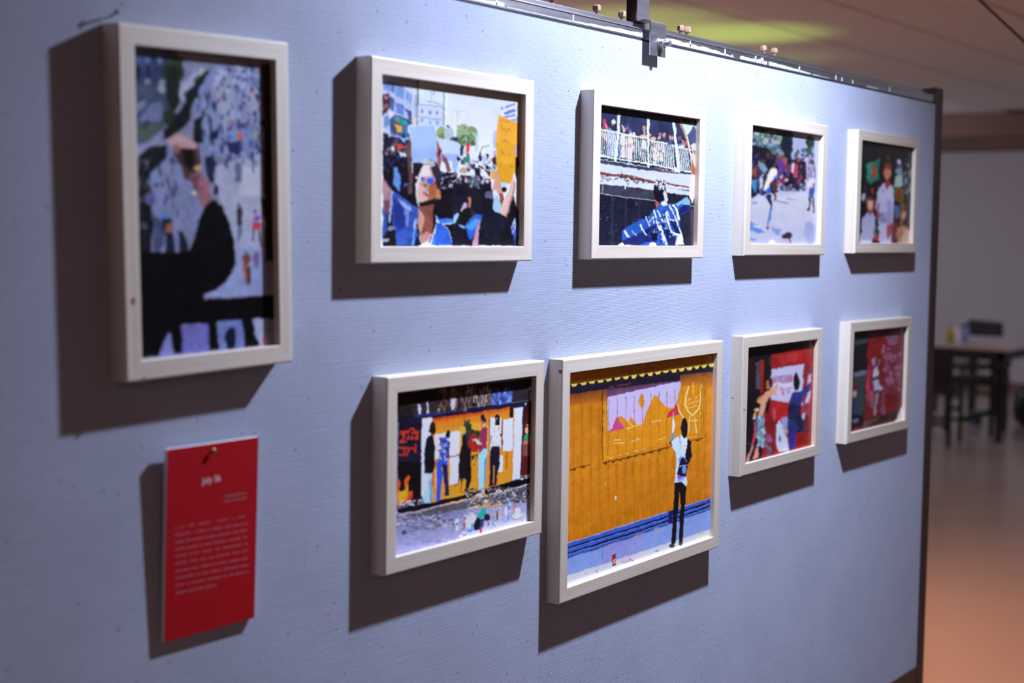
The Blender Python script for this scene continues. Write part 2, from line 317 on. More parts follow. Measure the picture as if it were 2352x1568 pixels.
PRINTS[2] = '''
base d5dff5
@870,160,7.467
g cbd6f0 dbe6f0 1150,250 2700,470 2700,1500 1150,1400
p aab7e8 40,60 660,150 660,950 500,960 500,1250 60,1250
p 6a8ed4 75,240 190,190 190,380 75,330
p 5c80cc 195,200 275,235 275,395 195,360
p 6f95d8 300,230 435,300 435,520 300,440
p c2c4f0 350,210 560,290 560,420 440,320
p 7f9cdc 455,350 570,430 570,610 455,510
p 4f66a8 475,410 495,420 495,490 475,480
p 4a5f9f 190,460 265,520 265,715 190,660
p 5f7ec6 290,545 425,620 425,800 290,740
p 40508f 445,660 560,720 560,880 500,850 490,740 445,700
p cfcdf4 180,700 280,740 260,850 175,830
p 3a4a7a 180,860 260,760 510,850 600,920 500,960 500,1170 220,1180 180,1000
p 5a80b8 90,800 170,770 180,950 95,1000
p 2f8f9a 270,790 490,880 490,960 370,930 270,850
p b05a70 325,820 352,830 350,910 325,890
p d8a83a 275,925 395,955 405,1080 320,1080 300,990
p 3f6fb0 400,960 490,990 480,1160 400,1120
p 8e94dc 215,1100 380,1130 400,1230 215,1190
p c0cdf0 575,260 1200,340 1130,980 575,960
p cbdcf5 690,280 1100,330 1110,620 690,590
p d9e4f6 1120,350 1190,420 1190,900 1120,980
l 7f8fb5 16 680,590 1110,640 1140,690
l 93a2c8 10 690,480 760,520 1100,600
l 8a9a90 16 830,550 1060,600
l a9b8d8 14 812,320 812,520
l a9b8d8 14 900,330 900,540
l 8fa0c8 18 942,330 942,440
p 3f78d0 715,670 755,670 755,740 715,740
p 3f78d0 860,695 895,695 895,765 860,765
p 3f78d0 980,710 1018,710 1018,780 980,780
p 5ab4f0 710,840 760,840 760,890 710,890
p 5ab4f0 860,870 905,870 905,935 860,935
p 5ab4f0 970,880 1020,880 1020,950 970,950
l a0a4d0 30 690,800 1090,860
l 22223f 22 668,160 655,950
l 5a648f 16 1115,360 1105,960
l 6a74a0 12 625,440 620,900
p 3a3f66 1140,960 1190,950 1240,1000 1190,1015
p d9c9b0 570,830 640,820 640,900 570,900
e 8aa478 1070,1080,80,110
e 66825a 1090,1140,60,60
e a9bcd0 1200,1100,90,110
e 6a7a88 1290,1190,80,50
@1040,160,7.467
e 93ab92 190,1120,130,190
e 7d9a72 330,1100,90,140
e 5f7a5a 200,1200,110,80
e 4f6a50 330,1270,60,60
e 8fb06a 350,1100,50,40
s 21 40 16,24 60,960 400,1300 5a7a58 93b27a 6f8f78 a8bcc0 4a5a60
e 30406a 40,1200,60,60
p b4c4ea 390,1110 430,1100 430,1400 380,1400
l 97a3b5 7 0,665 60,690 80,740 80,1140
l 97a3b5 7 80,740 110,705 205,705
l 97a3b5 5 500,440 720,500 1000,525
p aebcec 690,1080 720,1040 770,1040 770,1350 690,1350
p d8e2f8 825,640 1100,530 1145,540 1145,940 880,860 825,780
l 8c9ce0 52 835,670 860,660
l 7f90dc 44 900,650 1060,590
l 6a78cc 50 890,740 1060,700
l 8496dc 46 900,810 1070,770
l 8c9ce0 40 1000,870 1090,850
s 22 26 7,11 1070,540 1140,920 3a4478 5a6498 e8eef8
l 4a5060 14 440,1520 470,1400 510,1330 620,1295
p e8a840 785,775 1140,930 1140,1568 760,1568 735,1250 760,1000
p dba232 735,1250 1140,1300 1140,1568 760,1568
l a5701c 9 815,860 850,890 870,860 900,905 940,890 980,915
l a5701c 9 835,950 850,1040 890,1000 910,1070 950,1010 980,1060 1000,1010 1050,1030
l a5701c 10 830,1190 860,1250 900,1200 910,1280 960,1220 980,1290 1040,1300
l a5701c 10 815,1385 860,1400 840,1440 890,1450
l a5701c 10 940,1440 985,1450 965,1490
e b89ac8 1100,1380,36,90
e 9a7ab8 1120,1310,24,50
p b4a0d0 690,1390 740,1380 740,1460 700,1480
p 5a2a34 660,1520 740,1450 755,1568 670,1568
p cf3548 225,1270 280,1235 290,1420 220,1420
p 3f8a80 245,1160 270,1150 280,1240 240,1260
p 3f7a78 225,1420 290,1430 290,1568 240,1568
p d8dcf0 290,1310 350,1300 370,1568 300,1568
p b8c8e8 165,1340 210,1320 215,1450 165,1500
p 2a3058 125,1270 190,1300 180,1460 130,1500
p 1d2450 450,1480 480,1410 500,1500 530,1568 440,1568
e 1d2040 595,1480,24,34
p 2a3050 575,1510 620,1530 640,1568 560,1568
p b7caf2 -300,1230 90,1250 120,1320 100,1568 -300,1568
p 93aaf0 -300,1440 50,1440 100,1480 90,1568 -300,1568
@870,160,7.467
p 1c1c34 60,1180 200,1150 540,1200 560,1568 60,1568
s 23 46 26,36 70,1100 540,1560 3a3458 5a4a6a 14141f 2a2a48 7a6a80 101018
e d0ccd8 245,1350,26,46
e c04038 360,1320,55,55
p b8d8f0 345,1410 475,1450 430,1568 400,1568
p 6ab4f0 385,1160 470,1190 450,1250 400,1230
e 101020 135,1160,40,60
p 4a2a3a 50,420 175,400 190,560 170,680 60,800
p b0849a 90,440 155,460 150,500 100,490
p 8a5a70 70,600 140,580 150,640 90,680
g a6c2f5 8fabee 515,975 960,955 1010,1568 560,1568
p a0bcf3 515,975 960,955 1010,1190 985,1330 540,1330
p bccdf0 1000,1170 1344,1240 1344,1440 1100,1430 1010,1290
p 97aef0 1100,1430 1344,1440 1344,1568 1180,1568
p 6a4448 455,1290 550,1195 558,1350 545,1568 470,1568
p 9a6a60 985,1205 1030,1250 1075,1400 1060,1568 1000,1568 990,1340
p 6a2e30 1000,1350 1070,1360 1060,1500 1010,1500
p 8a5a64 1080,1430 1160,1500 1170,1568 1090,1568
@870,360,7.467
p 14141f 60,0 560,0 580,700 700,1000 700,1568 60,1568
s 24 40 24,34 70,0 560,560 241f30 3a2c38 101018 2c2a50 1a2a60
p 5a8ad8 260,180 300,180 370,340 350,600 250,470
e 4a6ae0 460,475,22,22
p 5a4448 475,0 560,0 575,300 580,640 490,640 520,350
p 8a3a50 560,280 630,250 690,330 650,460 570,460
p 97b3f2 560,0 1000,0 1000,100 560,100
p 9a5a54 1000,0 1070,0 1060,200 1005,150
p 7a4a54 1090,30 1160,0 1240,240 1180,260
p 1a1828 580,100 760,100 700,300 640,460 640,680 690,900 600,900 570,640
p 15141f 960,260 1344,260 1344,1060 980,1080 940,860
s 25 60 22,14 1060,250 1340,540 c0c4dc 24243c 8a90b0 14141f 5a6080
p 14131c 1050,560 1344,520 1344,1040 960,1080 960,840 1040,760
p b48f8c 880,200 940,300 990,420 1000,600 960,800 940,860 700,860 660,700 690,400 720,250 800,150
p d9cdd8 720,220 820,150 890,260 900,330 780,330 690,440
p caa8ac 670,480 760,520 850,640 800,740 690,780 650,640
p 96573f 860,480 980,400 990,600 950,800 840,780 860,640
p 7e4c46 750,480 830,460 840,500 790,540
p 3a2230 715,650 790,595 850,660 840,690 780,620
p c48f94 735,660 790,620 820,670 790,700
p 17151f 690,800 760,760 860,740 960,700 980,850 940,960 760,960 700,850
e 3a62d8 750,382,36,40
e 2a58e4 880,405,58,70
l d8d8f0 9 690,330 820,340 960,380
e d8c8d8 655,350,24,24
e b8785a 1025,640,42,84
p 7f4a44 690,860 940,820 950,1100 920,1300 740,1480 690,1300 660,1100
p c09084 690,900 740,960 780,1080 720,1350 680,1200 660,1060
p 2b2438 700,180 760,80 870,30 1000,110 1060,260 1060,480 1000,580 960,380 900,230 860,150 780,140
e b8bccc 800,80,80,50
e a4aac0 900,120,60,60
p 9a7a8c 60,360 130,440 215,570 190,760 160,1000 60,880
p 6a4450 70,760 180,740 160,1000 100,900
g 4a68c0 2f47a0 230,580 680,900 640,1520 290,1520
p 3450b0 215,570 300,620 560,860 680,920 660,1300 740,1520 290,1520 230,1000
p 22368c 250,700 420,860 440,1200 330,1300 260,1100
p 8fa2e6 320,700 560,860 570,930 460,900
p 7088d8 460,920 520,900 500,1200 470,1200
p 5f7ad0 430,860 470,900 460,1020 430,1000
l a0b0e8 26 225,590 200,850 180,1120
p 5aa8f8 610,1120 640,1100 600,1520 575,1520
p 93aeea 600,1100 650,1040 640,1240 590,1240
p d2cdda 720,1490 860,1420 820,1520 720,1520
p b8848c 720,1340 850,1280 890,1340 850,1440 760,1490
p 14142c 630,1400 680,1340 740,1500 720,1520 610,1520
p 17162a 660,1120 700,1290 680,1330 650,1250
p 101020 930,880 980,880 980,1150 900,1400 860,1500 840,1500 920,1290
p 2f60d4 990,1120 1080,1150 1200,1260 1250,1420 1260,1520 880,1520 960,1300
p 3f80f4 960,1400 990,1300 960,1520 910,1520
p 3a78f0 990,1060 1280,1060 1280,1130 1050,1150
p 8ab8f4 960,990 1000,1030 1000,1100 980,1080
p a8ccf4 1290,1000 1344,960 1344,1120 1290,1140
p 121018 1100,1160 1344,1140 1344,1520 1270,1520 1250,1400 1200,1250
p 2b50a8 60,850 130,960 130,1280 60,1400
e 9a9cc8 110,1430,70,24
e 7a7a9c 210,1230,60,40
p 14141c 160,1260 290,1240 300,1520 180,1500
@1040,360,7.467
p 181a2c -10,480 150,300 640,380 720,900 900,1000 1130,900 1130,1530 -10,1530
p 97b3f2 -10,0 100,0 70,280 -10,220
s 26 70 24,30 70,20 640,460 3a3a5c 7a5a68 24243c a8a8c8 101020 c0b0c0 5a6aa0
s 27 14 16,26 420,10 640,240 d8dcf0 b8c8e8 8a6a70 2a3060
p b4c0e6 500,0 580,0 570,120 520,120
p 3f7a78 180,0 280,0 280,100 160,90
e b4968e 190,230,60,50
p 5a3a40 540,200 600,240 640,340 600,330
e a07a78 420,250,50,60
p 181a34 370,190 450,180 470,330 380,330
p e0a836 640,370 690,0 1080,0 1060,260 990,470 830,430 700,390
p d69a2c 700,130 1060,130 990,470 800,430
l a5701c 9 800,80 850,90 820,130 870,120
l a5701c 9 960,130 1000,140 980,180 1020,150
p 542a30 670,60 690,0 750,0 745,150 690,140
e c8ccd8 715,190,44,60
e 5a88d8 715,190,28,44
p c89890 700,250 760,240 800,400 850,560 880,740 840,860 800,700 740,560 700,600 680,560 710,400
p 8a4a40 790,640 850,620 880,730 830,870
p d8b4b4 1040,360 1080,440 1040,640 960,850 920,1040 870,1020 810,960 860,820 960,560
p a87878 1060,430 1080,440 1040,640 960,900 930,1040 900,1030 980,760
p 2a2024 1070,0 1130,0 1130,260 1080,380 1060,250
p c8b8c8 1110,200 1135,170 1130,600 1110,640
p 9cc0e8 690,720 750,640 830,800 820,960 740,970 690,880
p a8d0f0 820,440 900,440 930,500 850,520
e 17171f 880,560,46,50
p d8c8d8 1080,700 1130,560 1130,840 1070,800
p 14151f 820,980 920,1050 1040,640 1080,800 1110,880 1110,1060 1030,1080
e 1c1b28 370,640,130,260
e 55617a 360,430,110,80,20
s 28 30 14,12 260,370 470,540 8a96ac 2a3040 b0b8c8 1c2030
p b8756a 255,700 300,690 300,880 270,860
p 3a2a30 300,900 380,940 360,1020 310,1000
e 5a5a80 610,660,70,70
p 14151f 540,700 700,720 690,900 620,960 500,900
p 2f60d0 200,1180 300,1050 400,980 490,1000 480,1080 400,1200 340,1400 290,1420 240,1280
p 4a98f8 210,1190 400,1050 460,1090 390,1200 300,1260
p b890b0 330,1520 360,1400 400,1200 470,1090 500,1160 440,1250 420,1520
p 181826 500,960 660,900 820,980 960,1060 1030,1300 1000,1525 430,1525 450,1250 500,1160
e 1b1c30 680,1200,220,220
p 15151c 60,1050 200,860 300,900 310,1040 210,1180 120,1170
p b8a4c8 120,920 200,780 240,800 230,860 140,930
p 9ac0f4 20,1010 80,960 90,1000 30,1140 0,1130
p 8aa8e8 95,1160 190,1190 190,1230 100,1190
p 3f60c8 1000,1200 1060,1050 1110,1080 1110,1350 1060,1420 1010,1300
l d8e4f8 10 1060,1060 1040,1180 1000,1220
l d8e4f8 10 1080,1120 1060,1240 1020,1300
l 2a48a8 16 1040,1400 1090,1340 1060,1520
'''
PRINTS[3] = '''
base 20243c
@1370,230,9.225
p 343a66 60,80 2200,360 2200,1000 1107,900 60,620
p 2c3156 60,400 420,420 420,670 60,600
p d0dcf8 40,1330 640,1420 1107,1490 2200,1600 2200,2200 1107,1640 40,1540
p 1f2340 60,1160 400,1240 1107,1360 1107,1430 640,1350 60,1250
p 3a3f5c 60,1250 640,1350 1107,1430 2200,1560 2200,1620 1107,1490 640,1420 60,1330
l e8f0fc 9 60,1250 640,1345 1107,1420
p 232a50 60,620 420,690 1060,820 1080,1330 440,1240 70,1170
p 2a64b4 90,850 140,840 120,1160 75,1150
p 2f6ac0 450,850 500,800 490,1160 440,1200
p c8586a 120,700 230,700 220,820 160,860 120,800
p c84a70 135,440 170,395 210,430 230,600 180,600 140,540
p f0a0c8 180,490 210,500 230,610 200,600
e 8a5a6a 150,575,36,24
e e8e6e8 358,455,40,52
e 3a2c38 355,540,30,34
e a88a94 350,510,20,22
p 8aa0d8 235,620 280,575 330,650 400,700 400,1180 230,1180 220,900
s 31 40 18,26 230,700 400,1180 b8c4f0 5a74c0 3f5ab0 98aae4
e 88687a 550,590,26,40
e d8c8d8 580,640,30,44
p d0d4ec 540,520 590,570 540,590
e a86a7a 655,600,32,52
e 3a50b0 665,515,28,30
e 3a50b0 725,620,30,34
e b0848f 715,680,28,44
p e4dfe8 500,760 560,690 600,720 620,900 600,1230 500,1220 530,960
p e4dfe8 660,820 680,720 750,700 760,860 750,1260 650,1260
p 2a2a3a 690,760 720,760 710,790
p e0a8cc 660,920 750,920 745,1000 655,1000
l 3a3a44 14 515,960 540,970
l 3a3a44 14 560,970 580,980
p 24262e 495,1200 525,1200 520,1230 490,1225
e e8e4ec 800,720,26,40
e d8a8b4 800,850,24,50
p b8ccf0 770,960 800,940 810,1080 780,1080
e c89a94 1010,600,38,60
p d0a8a4 990,660 1030,660 1040,730 990,730
p d8b8b4 880,760 950,715 1070,730 1070,790 1000,810 970,760 900,780
p d8dcec 950,840 1060,850 1060,1040 950,1020
p e4f0fc 60,600 440,670 440,700 60,630
p e4f0fc 480,690 1080,790 1080,830 480,720
p dff0fa 60,1150 390,1210 390,1245 60,1190
p dff0fa 440,1230 1085,1330 1085,1360 440,1255
l e2f2fa 15 85,640 62,1150
l e2f2fa 15 128,650 105,1165
l e2f2fa 15 172,655 152,1170
l e2f2fa 15 216,665 200,1180
l e2f2fa 15 260,675 245,1190
l e2f2fa 15 303,685 290,1200
l e2f2fa 15 347,690 335,1205
l e2f2fa 15 390,700 378,1210
l e2f2fa 15 510,790 490,1220
l e2f2fa 15 640,750 625,1250
l e2f2fa 15 768,790 758,1270
l e2f2fa 15 808,790 800,1280
l e2f2fa 15 845,800 840,1285
l e2f2fa 15 885,810 885,1290
l e2f2fa 15 922,815 925,1300
l e2f2fa 15 960,830 965,1305
l e2f2fa 15 1000,830 1005,1310
l e2f2fa 15 1035,840 1045,1320
p e6f4fc 462,270 515,290 430,1305 380,1300
p e6f4fc 1068,370 1107,375 1115,1420 1085,1415
e e8f0fa 665,1335,22,20
e e8f0fa 725,1340,24,20
e 5a7ad0 605,1320,26,14
e 8aa0e8 230,1260,30,12
@1490,230,9.225
p 272c52 20,860 560,950 900,1040 1000,1060 1000,1568 880,1568 640,1500 20,1350
e c0b0b8 35,740,22,36
p e0c0c0 20,810 110,770 160,810 130,850 20,830
e b8808c 238,730,36,50
p 1c2450 200,690 240,610 275,700 260,690
e e0c8d0 230,810,40,34
e 24243a 240,830,22,20
e c8a8ac 335,745,36,48
e 8a6a74 345,790,26,30
e 3a3a70 335,860,50,40
e c8a0a4 450,790,26,44
e c0a0a8 500,800,26,44
e d08050 465,835,30,16
p 4a5a98 410,900 440,850 490,870 480,940
e 94606c 650,800,40,48
p 5a80c8 610,920 700,900 740,980 610,980
p c89a9c 690,830 730,850 780,980 740,980
p e0e4f4 620,960 720,940 740,1000 620,990
e b07a70 790,890,24,50
e b48a98 965,860,40,50
e 5060b0 965,800,16,30
p d8dce4 880,960 920,910 1000,930 1000,1080 900,1010
s 32 46 14,60 110,900 320,1340 e8c8a8 d8b0bc f0d0d0 c890a0 2a2c50 f0e8ea
s 33 30 14,50 310,960 540,1400 4a60b0 8aa8e8 2a3060 5a70c0
s 34 30 14,50 600,1020 900,1450 6a94e8 3a4a90 8ab0f0 2a2f58
p e8f4f8 20,840 410,905 410,930 20,865
p dff0fa 480,930 560,950 560,975 480,955
p e4f0fc 590,965 950,1040 950,1065 590,990
p dff0fa 20,1340 540,1440 540,1470 20,1375
p dff0fa 650,1470 890,1510 890,1540 650,1500
l e2f2fa 17 50,870 50,1350
l e2f2fa 17 88,875 95,1360
l e2f2fa 17 125,885 140,1370
l e2f2fa 17 160,890 180,1375
l e2f2fa 17 197,895 222,1385
l e2f2fa 17 235,905 265,1390
l e2f2fa 17 270,910 305,1400
l e2f2fa 17 308,915 345,1405
l e2f2fa 17 345,920 385,1415
l e2f2fa 17 382,925 425,1420
l e2f2fa 17 420,945 462,1425
l e2f2fa 17 458,950 500,1435
l e2f2fa 17 495,955 545,1440
l e2f2fa 17 620,990 668,1480
l e2f2fa 17 658,1000 708,1490
l e2f2fa 17 695,1005 745,1495
l e2f2fa 17 732,1010 782,1500
l e2f2fa 17 770,1020 822,1505
l e2f2fa 17 808,1025 865,1510
l e2f2fa 14 930,1060 945,1160
l e2f2fa 14 965,1065 985,1160
p e6f4fc -10,380 15,385 15,1430 -10,1430
p e6f4fc 495,440 555,460 660,1540 610,1540
p eef0f8 530,1430 590,1430 610,1510 550,1530
p cfeaf4 690,470 970,520 810,745 780,740
p a8c0e8 970,520 1000,530 1000,660 960,560
p 4a5088 820,740 960,560 1000,680 1000,900 890,940
l c08a74 46 670,470 780,790
l b4746a 36 790,800 890,1180
p f0f2f6 790,740 820,745 910,1160 880,1180
p e4d4d4 890,1180 920,1130 1000,1150 1000,1568 890,1568
p c06858 920,1260 980,1400 990,1568 900,1568 900,1400
p f2ece4 950,1280 1000,1250 1000,1430 970,1420
l 7a6a80 30 130,1440 540,1530
e f0e8f4 500,1495,24,14
s 35 12 10,10 180,1440 440,1500 c8d0f0 e8a8c0
@1370,400,9.225
p d4def8 60,0 2060,0 2060,420 1900,440 1107,320 60,190
p 3a4058 50,190 1107,320 1900,440 1900,600 1107,530 50,400
p 1d2038 50,410 1107,540 2100,680 2100,1520 40,1520
p 2a2f4a 300,470 360,480 370,1480 310,1480
p 2a2f4a 600,490 640,495 630,1480 595,1480
p 2a2440 890,530 950,540 920,1000 890,1000
p 8a4a48 60,-60 180,-20 700,20 1107,110 1240,140 1240,190 1107,170 700,90 60,15
p 5a3030 300,30 1107,140 1240,175 1240,195 1107,175
s 36 60 22,11 70,40 800,150 24243a e8ecf8 3a4050 1a1a2a b0b8d0
s 37 20 26,9 800,140 1107,210 24243a 3a4050 a0a8c0
e 6a9a5a 595,115,34,14
l 1a1a28 18 530,-80 540,100
l 4a5070 7 620,160 660,245 700,170
l e8f0fc 20 608,250 608,300
l b8c0e0 9 130,110 140,220 120,400
l c0c8e8 9 60,415 600,480 1107,545 1240,560
s 38 60 8,8 70,560 900,1490 5a6080 8088a8 3a4060
p e8dcdc 450,1510 560,1440 900,1210 930,1330 950,1510
p d06a60 700,1510 920,1340 950,1510
p e8e8ee 545,1480 560,1340 630,1310 660,1380 640,1490
l 5a6070 12 590,1400 620,1360 650,1400
@1490,400,9.225
p 8a4844 360,180 870,260 860,290 360,220
l a8b0cc 8 370,280 620,320 860,350
s 39 14 24,8 600,300 860,350 3a4058 8890b0
s 40 16 6,5 470,70 600,160 7a84a8 8a94b8
p 22253c 380,380 830,450 990,480 990,1500 730,1500 650,900 640,800 400,600
p 4a4058 880,780 990,700 990,1500 900,1500
l c8ccdc 9 890,665 990,680
p ece4ee 870,20 980,10 980,440 920,620 850,460
p d8b8b8 970,300 1000,300 1000,460 980,440
p 4a2a30 870,480 900,540 920,630 890,640
p 14162a 105,240 180,170 260,120 350,230 380,480 360,560 250,600 200,600 120,520 95,380
s 41 36 14,34 130,110 370,330 e8eaf4 5a6078 14162a c0c8dc 8a90a8
p d8dcf0 330,330 385,420 395,540 380,590 340,560 310,420
p b4604c 120,530 200,600 240,660 160,700 140,640
p 2f5cc8 20,940 60,800 160,710 260,580 340,545 400,620 540,620 640,800 650,1040 710,1270 730,1500 160,1500 130,1440 100,1430 20,1480 0,1520 -120,1520 -560,1480 -580,1200 -520,1170 -200,950
p 1f2a70 -560,1400 -300,1280 -100,1200 100,1060 160,1160 170,1420 -60,1440 -200,1500 -540,1500
p 2f5cc8 540,620 700,550 790,480 860,530 890,700 860,770 720,840 650,860
p 8ac0f0 560,620 700,560 800,470 860,540 880,640 780,680 700,600 640,680
p 1c2470 640,740 760,640 880,660 870,760 720,830 650,860
p 1b2660 440,990 600,1000 680,1270 560,1230
p 1d2864 260,1000 380,1080 500,1300 580,1340 560,1500 420,1500 330,1280
p 16182c 60,1150 160,1060 200,1200 180,1400 60,1400
p e4eefc 250,620 340,550 390,620 400,660 300,660
l e8f2fc 30 120,760 180,1080 260,1220 330,1480
l dfeafc 34 210,1020 300,1280 380,1490
l e8f2fc 36 360,800 400,1020 460,1180 520,1290
l e8f2fc 24 190,760 260,940 300,1000
l dfeafc 20 310,860 350,1020
l e8f2fc 22 390,780 440,960 540,980
l e8f2fc 26 440,650 520,820 600,1020 690,1270
l eef4fc 40 520,650 610,780 630,960
l eef4fc 46 500,1240 600,1280 700,1290
p e8f0fc 570,1360 640,1290 710,1290 735,1500 580,1500
l c8dcfc 18 20,1020 100,900 110,1040
l dfeafc 26 -180,1060 -120,1180 -60,1300
l dfeafc 40 -520,1200 -420,1330
l 8fb8f4 26 -360,1200 -260,1290
l dfeafc 20 -60,900 20,1100
s 42 46 24,30 0,700 620,1480 4a80ec 2040a8 3a68d8 1c2e80 6aa0f4
e f4f2f8 80,1500,76,60
'''
PRINTS[4] = '''
base b9bee6
@1715,280,5.5
p 1c2238 60,40 580,140 580,500 60,560
g c6cbe8 b0b6e0 50,1000 930,850 900,1568 20,1568
p 5a7a9c 70,110 440,160 420,400 300,460 200,420 70,330
p 5a8ad8 70,160 170,260 160,310 70,270
s 51 90 26,26 80,120 470,420 6a8a70 8a9ac8 4a6a58 a8b4d8 3a4a58 7f9a78
p 16203a 440,150 590,170 570,330 600,480 520,500 430,330
p a9b4e4 590,180 720,200 740,340 700,440 600,360
e 20402e 800,250,60,80
s 52 46 22,24 580,340 900,480 5a6a98 8fa0dc 3a5a48 a8b4e8 2a3058
p 17182c 60,290 260,330 420,480 560,480 740,500 760,700 700,850 400,880 60,960
p b9c4ee 850,240 930,230 920,900 860,900
s 53 60 18,34 70,380 400,900 24243c 3a2a3c 1a1a2c 5a3a48 2a3a70
s 54 50 20,40 380,470 720,760 8a3a58 5a3a80 3a2a4a 24243c b04a68 c0a0b8
p 5a3a9a 410,490 470,490 460,640 400,640
e 6a4a50 440,440,26,30
e 8a5a5a 480,480,24,28
p b8486a 590,540 640,520 640,700 580,700
p d8d0e8 560,520 600,510 590,640 560,620
e 2a2030 615,490,26,26
p 202850 590,700 640,700 640,820 600,820
p 24243a 690,520 730,540 720,860 690,680
s 55 40 16,22 400,780 740,880 5a5a80 a8acd8 2a2c4c 8088b8
e d8e0f4 505,730,18,18
p 9a4038 70,600 110,560 130,680 90,710
p 4a86d8 60,740 140,730 120,890 90,890
p 14142a 50,800 100,860 80,960 50,960
p 7a9ab8 140,490 240,560 260,610 200,640 150,560
p b8c8ec 170,700 220,640 230,700 190,830 170,990 160,840
p 2a2a3a 200,680 240,650 240,800 210,800
p 3a62c0 165,830 200,830 180,1000 160,1000
p c8ccec 50,1000 150,900 240,950 280,1040 50,1080
l 8a98d0 30 60,1030 120,1010
p efe8f0 290,620 330,570 380,600 370,680 300,760 260,880 210,850 240,760
p 3f78e0 320,720 390,640 385,700 330,740
p 2a62d8 250,860 300,790 310,900 270,930 220,830
e 5a3a48 345,560,22,26
p 4a3038 310,740 370,760 370,900 330,880
p 1f2a58 240,930 310,920 320,1090 300,1260 290,1060 260,1000
p 3f78d0 290,1080 320,1090 290,1260 270,1330 260,1290
p 3a3040 255,1320 285,1320 275,1360 255,1355
p 6a4038 340,900 370,900 375,990 360,980
l 7f84b8 20 340,980 520,1030
l 8f94c4 16 500,960 620,990
p 5a80d8 30,1250 150,1300 140,1320 240,1400 160,1410 30,1370
e c8cff0 130,1320,50,16,20
p 6a90dc 30,1470 120,1480 110,1510 30,1500
p 8098d8 300,1310 430,1350 420,1430 370,1420
e 2a2c44 510,1440,64,44
l 2a2c44 22 520,1440 555,1530
e e8e8f4 320,1520,34,30
p b8a8c8 400,1480 520,1470 560,1540 410,1540
p b0b0dc 750,530 860,520 860,830 780,830 760,680
e 7a4a50 800,505,24,30
p 24243a 820,470 845,480 845,560 820,540
p 4a4a7a 840,560 865,560 860,900 840,900
s 56 24 16,30 770,560 850,820 c8c4e4 8a86b8 a09ac8 d8d4ec
p 2f4fa8 785,830 860,830 850,960 780,960
p 20264c 785,960 810,960 800,1110 780,1110
p 20264c 830,960 860,960 855,1150 835,1150
e 24243a 780,1110,18,18
e 9aa4dc 800,1400,70,160
'''
PRINTS[5] = '''
base 121014
@1970,320,6.53
p 24665e 140,380 320,290 325,590 170,670 140,620
p 1f8070 140,400 200,350 200,600 150,600
e a82818 237,475,34,92
p 2a2436 90,700 130,690 120,800 90,780
p 9a9ac0 40,830 90,820 90,900 50,900
p 8a2a24 190,730 225,730 225,820 195,820
e 5a2a22 465,290,24,40
e 6a2a22 455,420,50,70
e 8a4038 450,500,60,90
e b07068 455,520,50,70
p 7a3028 420,590 490,590 480,760 420,720
p a7a8d4 300,720 400,650 450,770 500,690 540,740 545,900 530,1100 520,1250 510,1568 310,1568 320,1200 330,1100 260,1060 290,860
p 8f8cc4 420,900 500,900 510,1250 420,1300
p 7c7cb4 330,1100 400,1100 420,1250 350,1280
e 3a4a70 385,770,18,24
p 8a4a60 300,950 330,950 330,1240 280,1200
p 8a4258 430,1310 520,1230 560,1300 470,1500 430,1440
p 47486a 590,300 650,300 660,400 680,500 670,600 590,540 570,470
p c8c8d8 605,310 640,310 640,360 610,360
p 6a86a8 570,460 660,430 660,520 580,520
p 8aa09c 560,600 620,520 665,560 660,700 550,720
p 4a4a20 550,730 690,720 700,900 640,960 560,900
p 7a2018 590,750 650,740 650,900 590,910
p 6a6a98 700,580 745,580 740,880 700,860
p 24201a 690,880 750,900 790,1100 770,1300 720,1250
p 4a5a90 540,980 620,990 620,1150 560,1200
p 6a4430 640,930 700,960 720,1150 680,1300 630,1300 620,1160
e a07a70 690,1140,36,60
e a06a68 180,960,56,110
e c89a94 185,970,36,60
p 4a2220 150,860 215,850 215,900 150,900
p 8a4038 150,1060 210,1060 200,1150 160,1150
p 9ea0d2 60,1200 150,1090 190,1160 220,1080 265,1180 260,1330 200,1568 20,1568
p b8bce4 20,1500 200,1500 190,1568 20,1568
p b03428 240,1420 290,1380 300,1520 260,1540
p 2a5a6a 250,1330 290,1290 290,1390 240,1420
p 9a6a58 590,1320 700,1290 780,1350 780,1568 570,1568
p a8908c 690,1330 780,1360 770,1568 630,1568
p 5a3038 520,1280 600,1200 590,1568 510,1568
s 61 26 20,40 690,300 820,900 2a2a26 4a4a40 6a6a68 1a1a18
'''
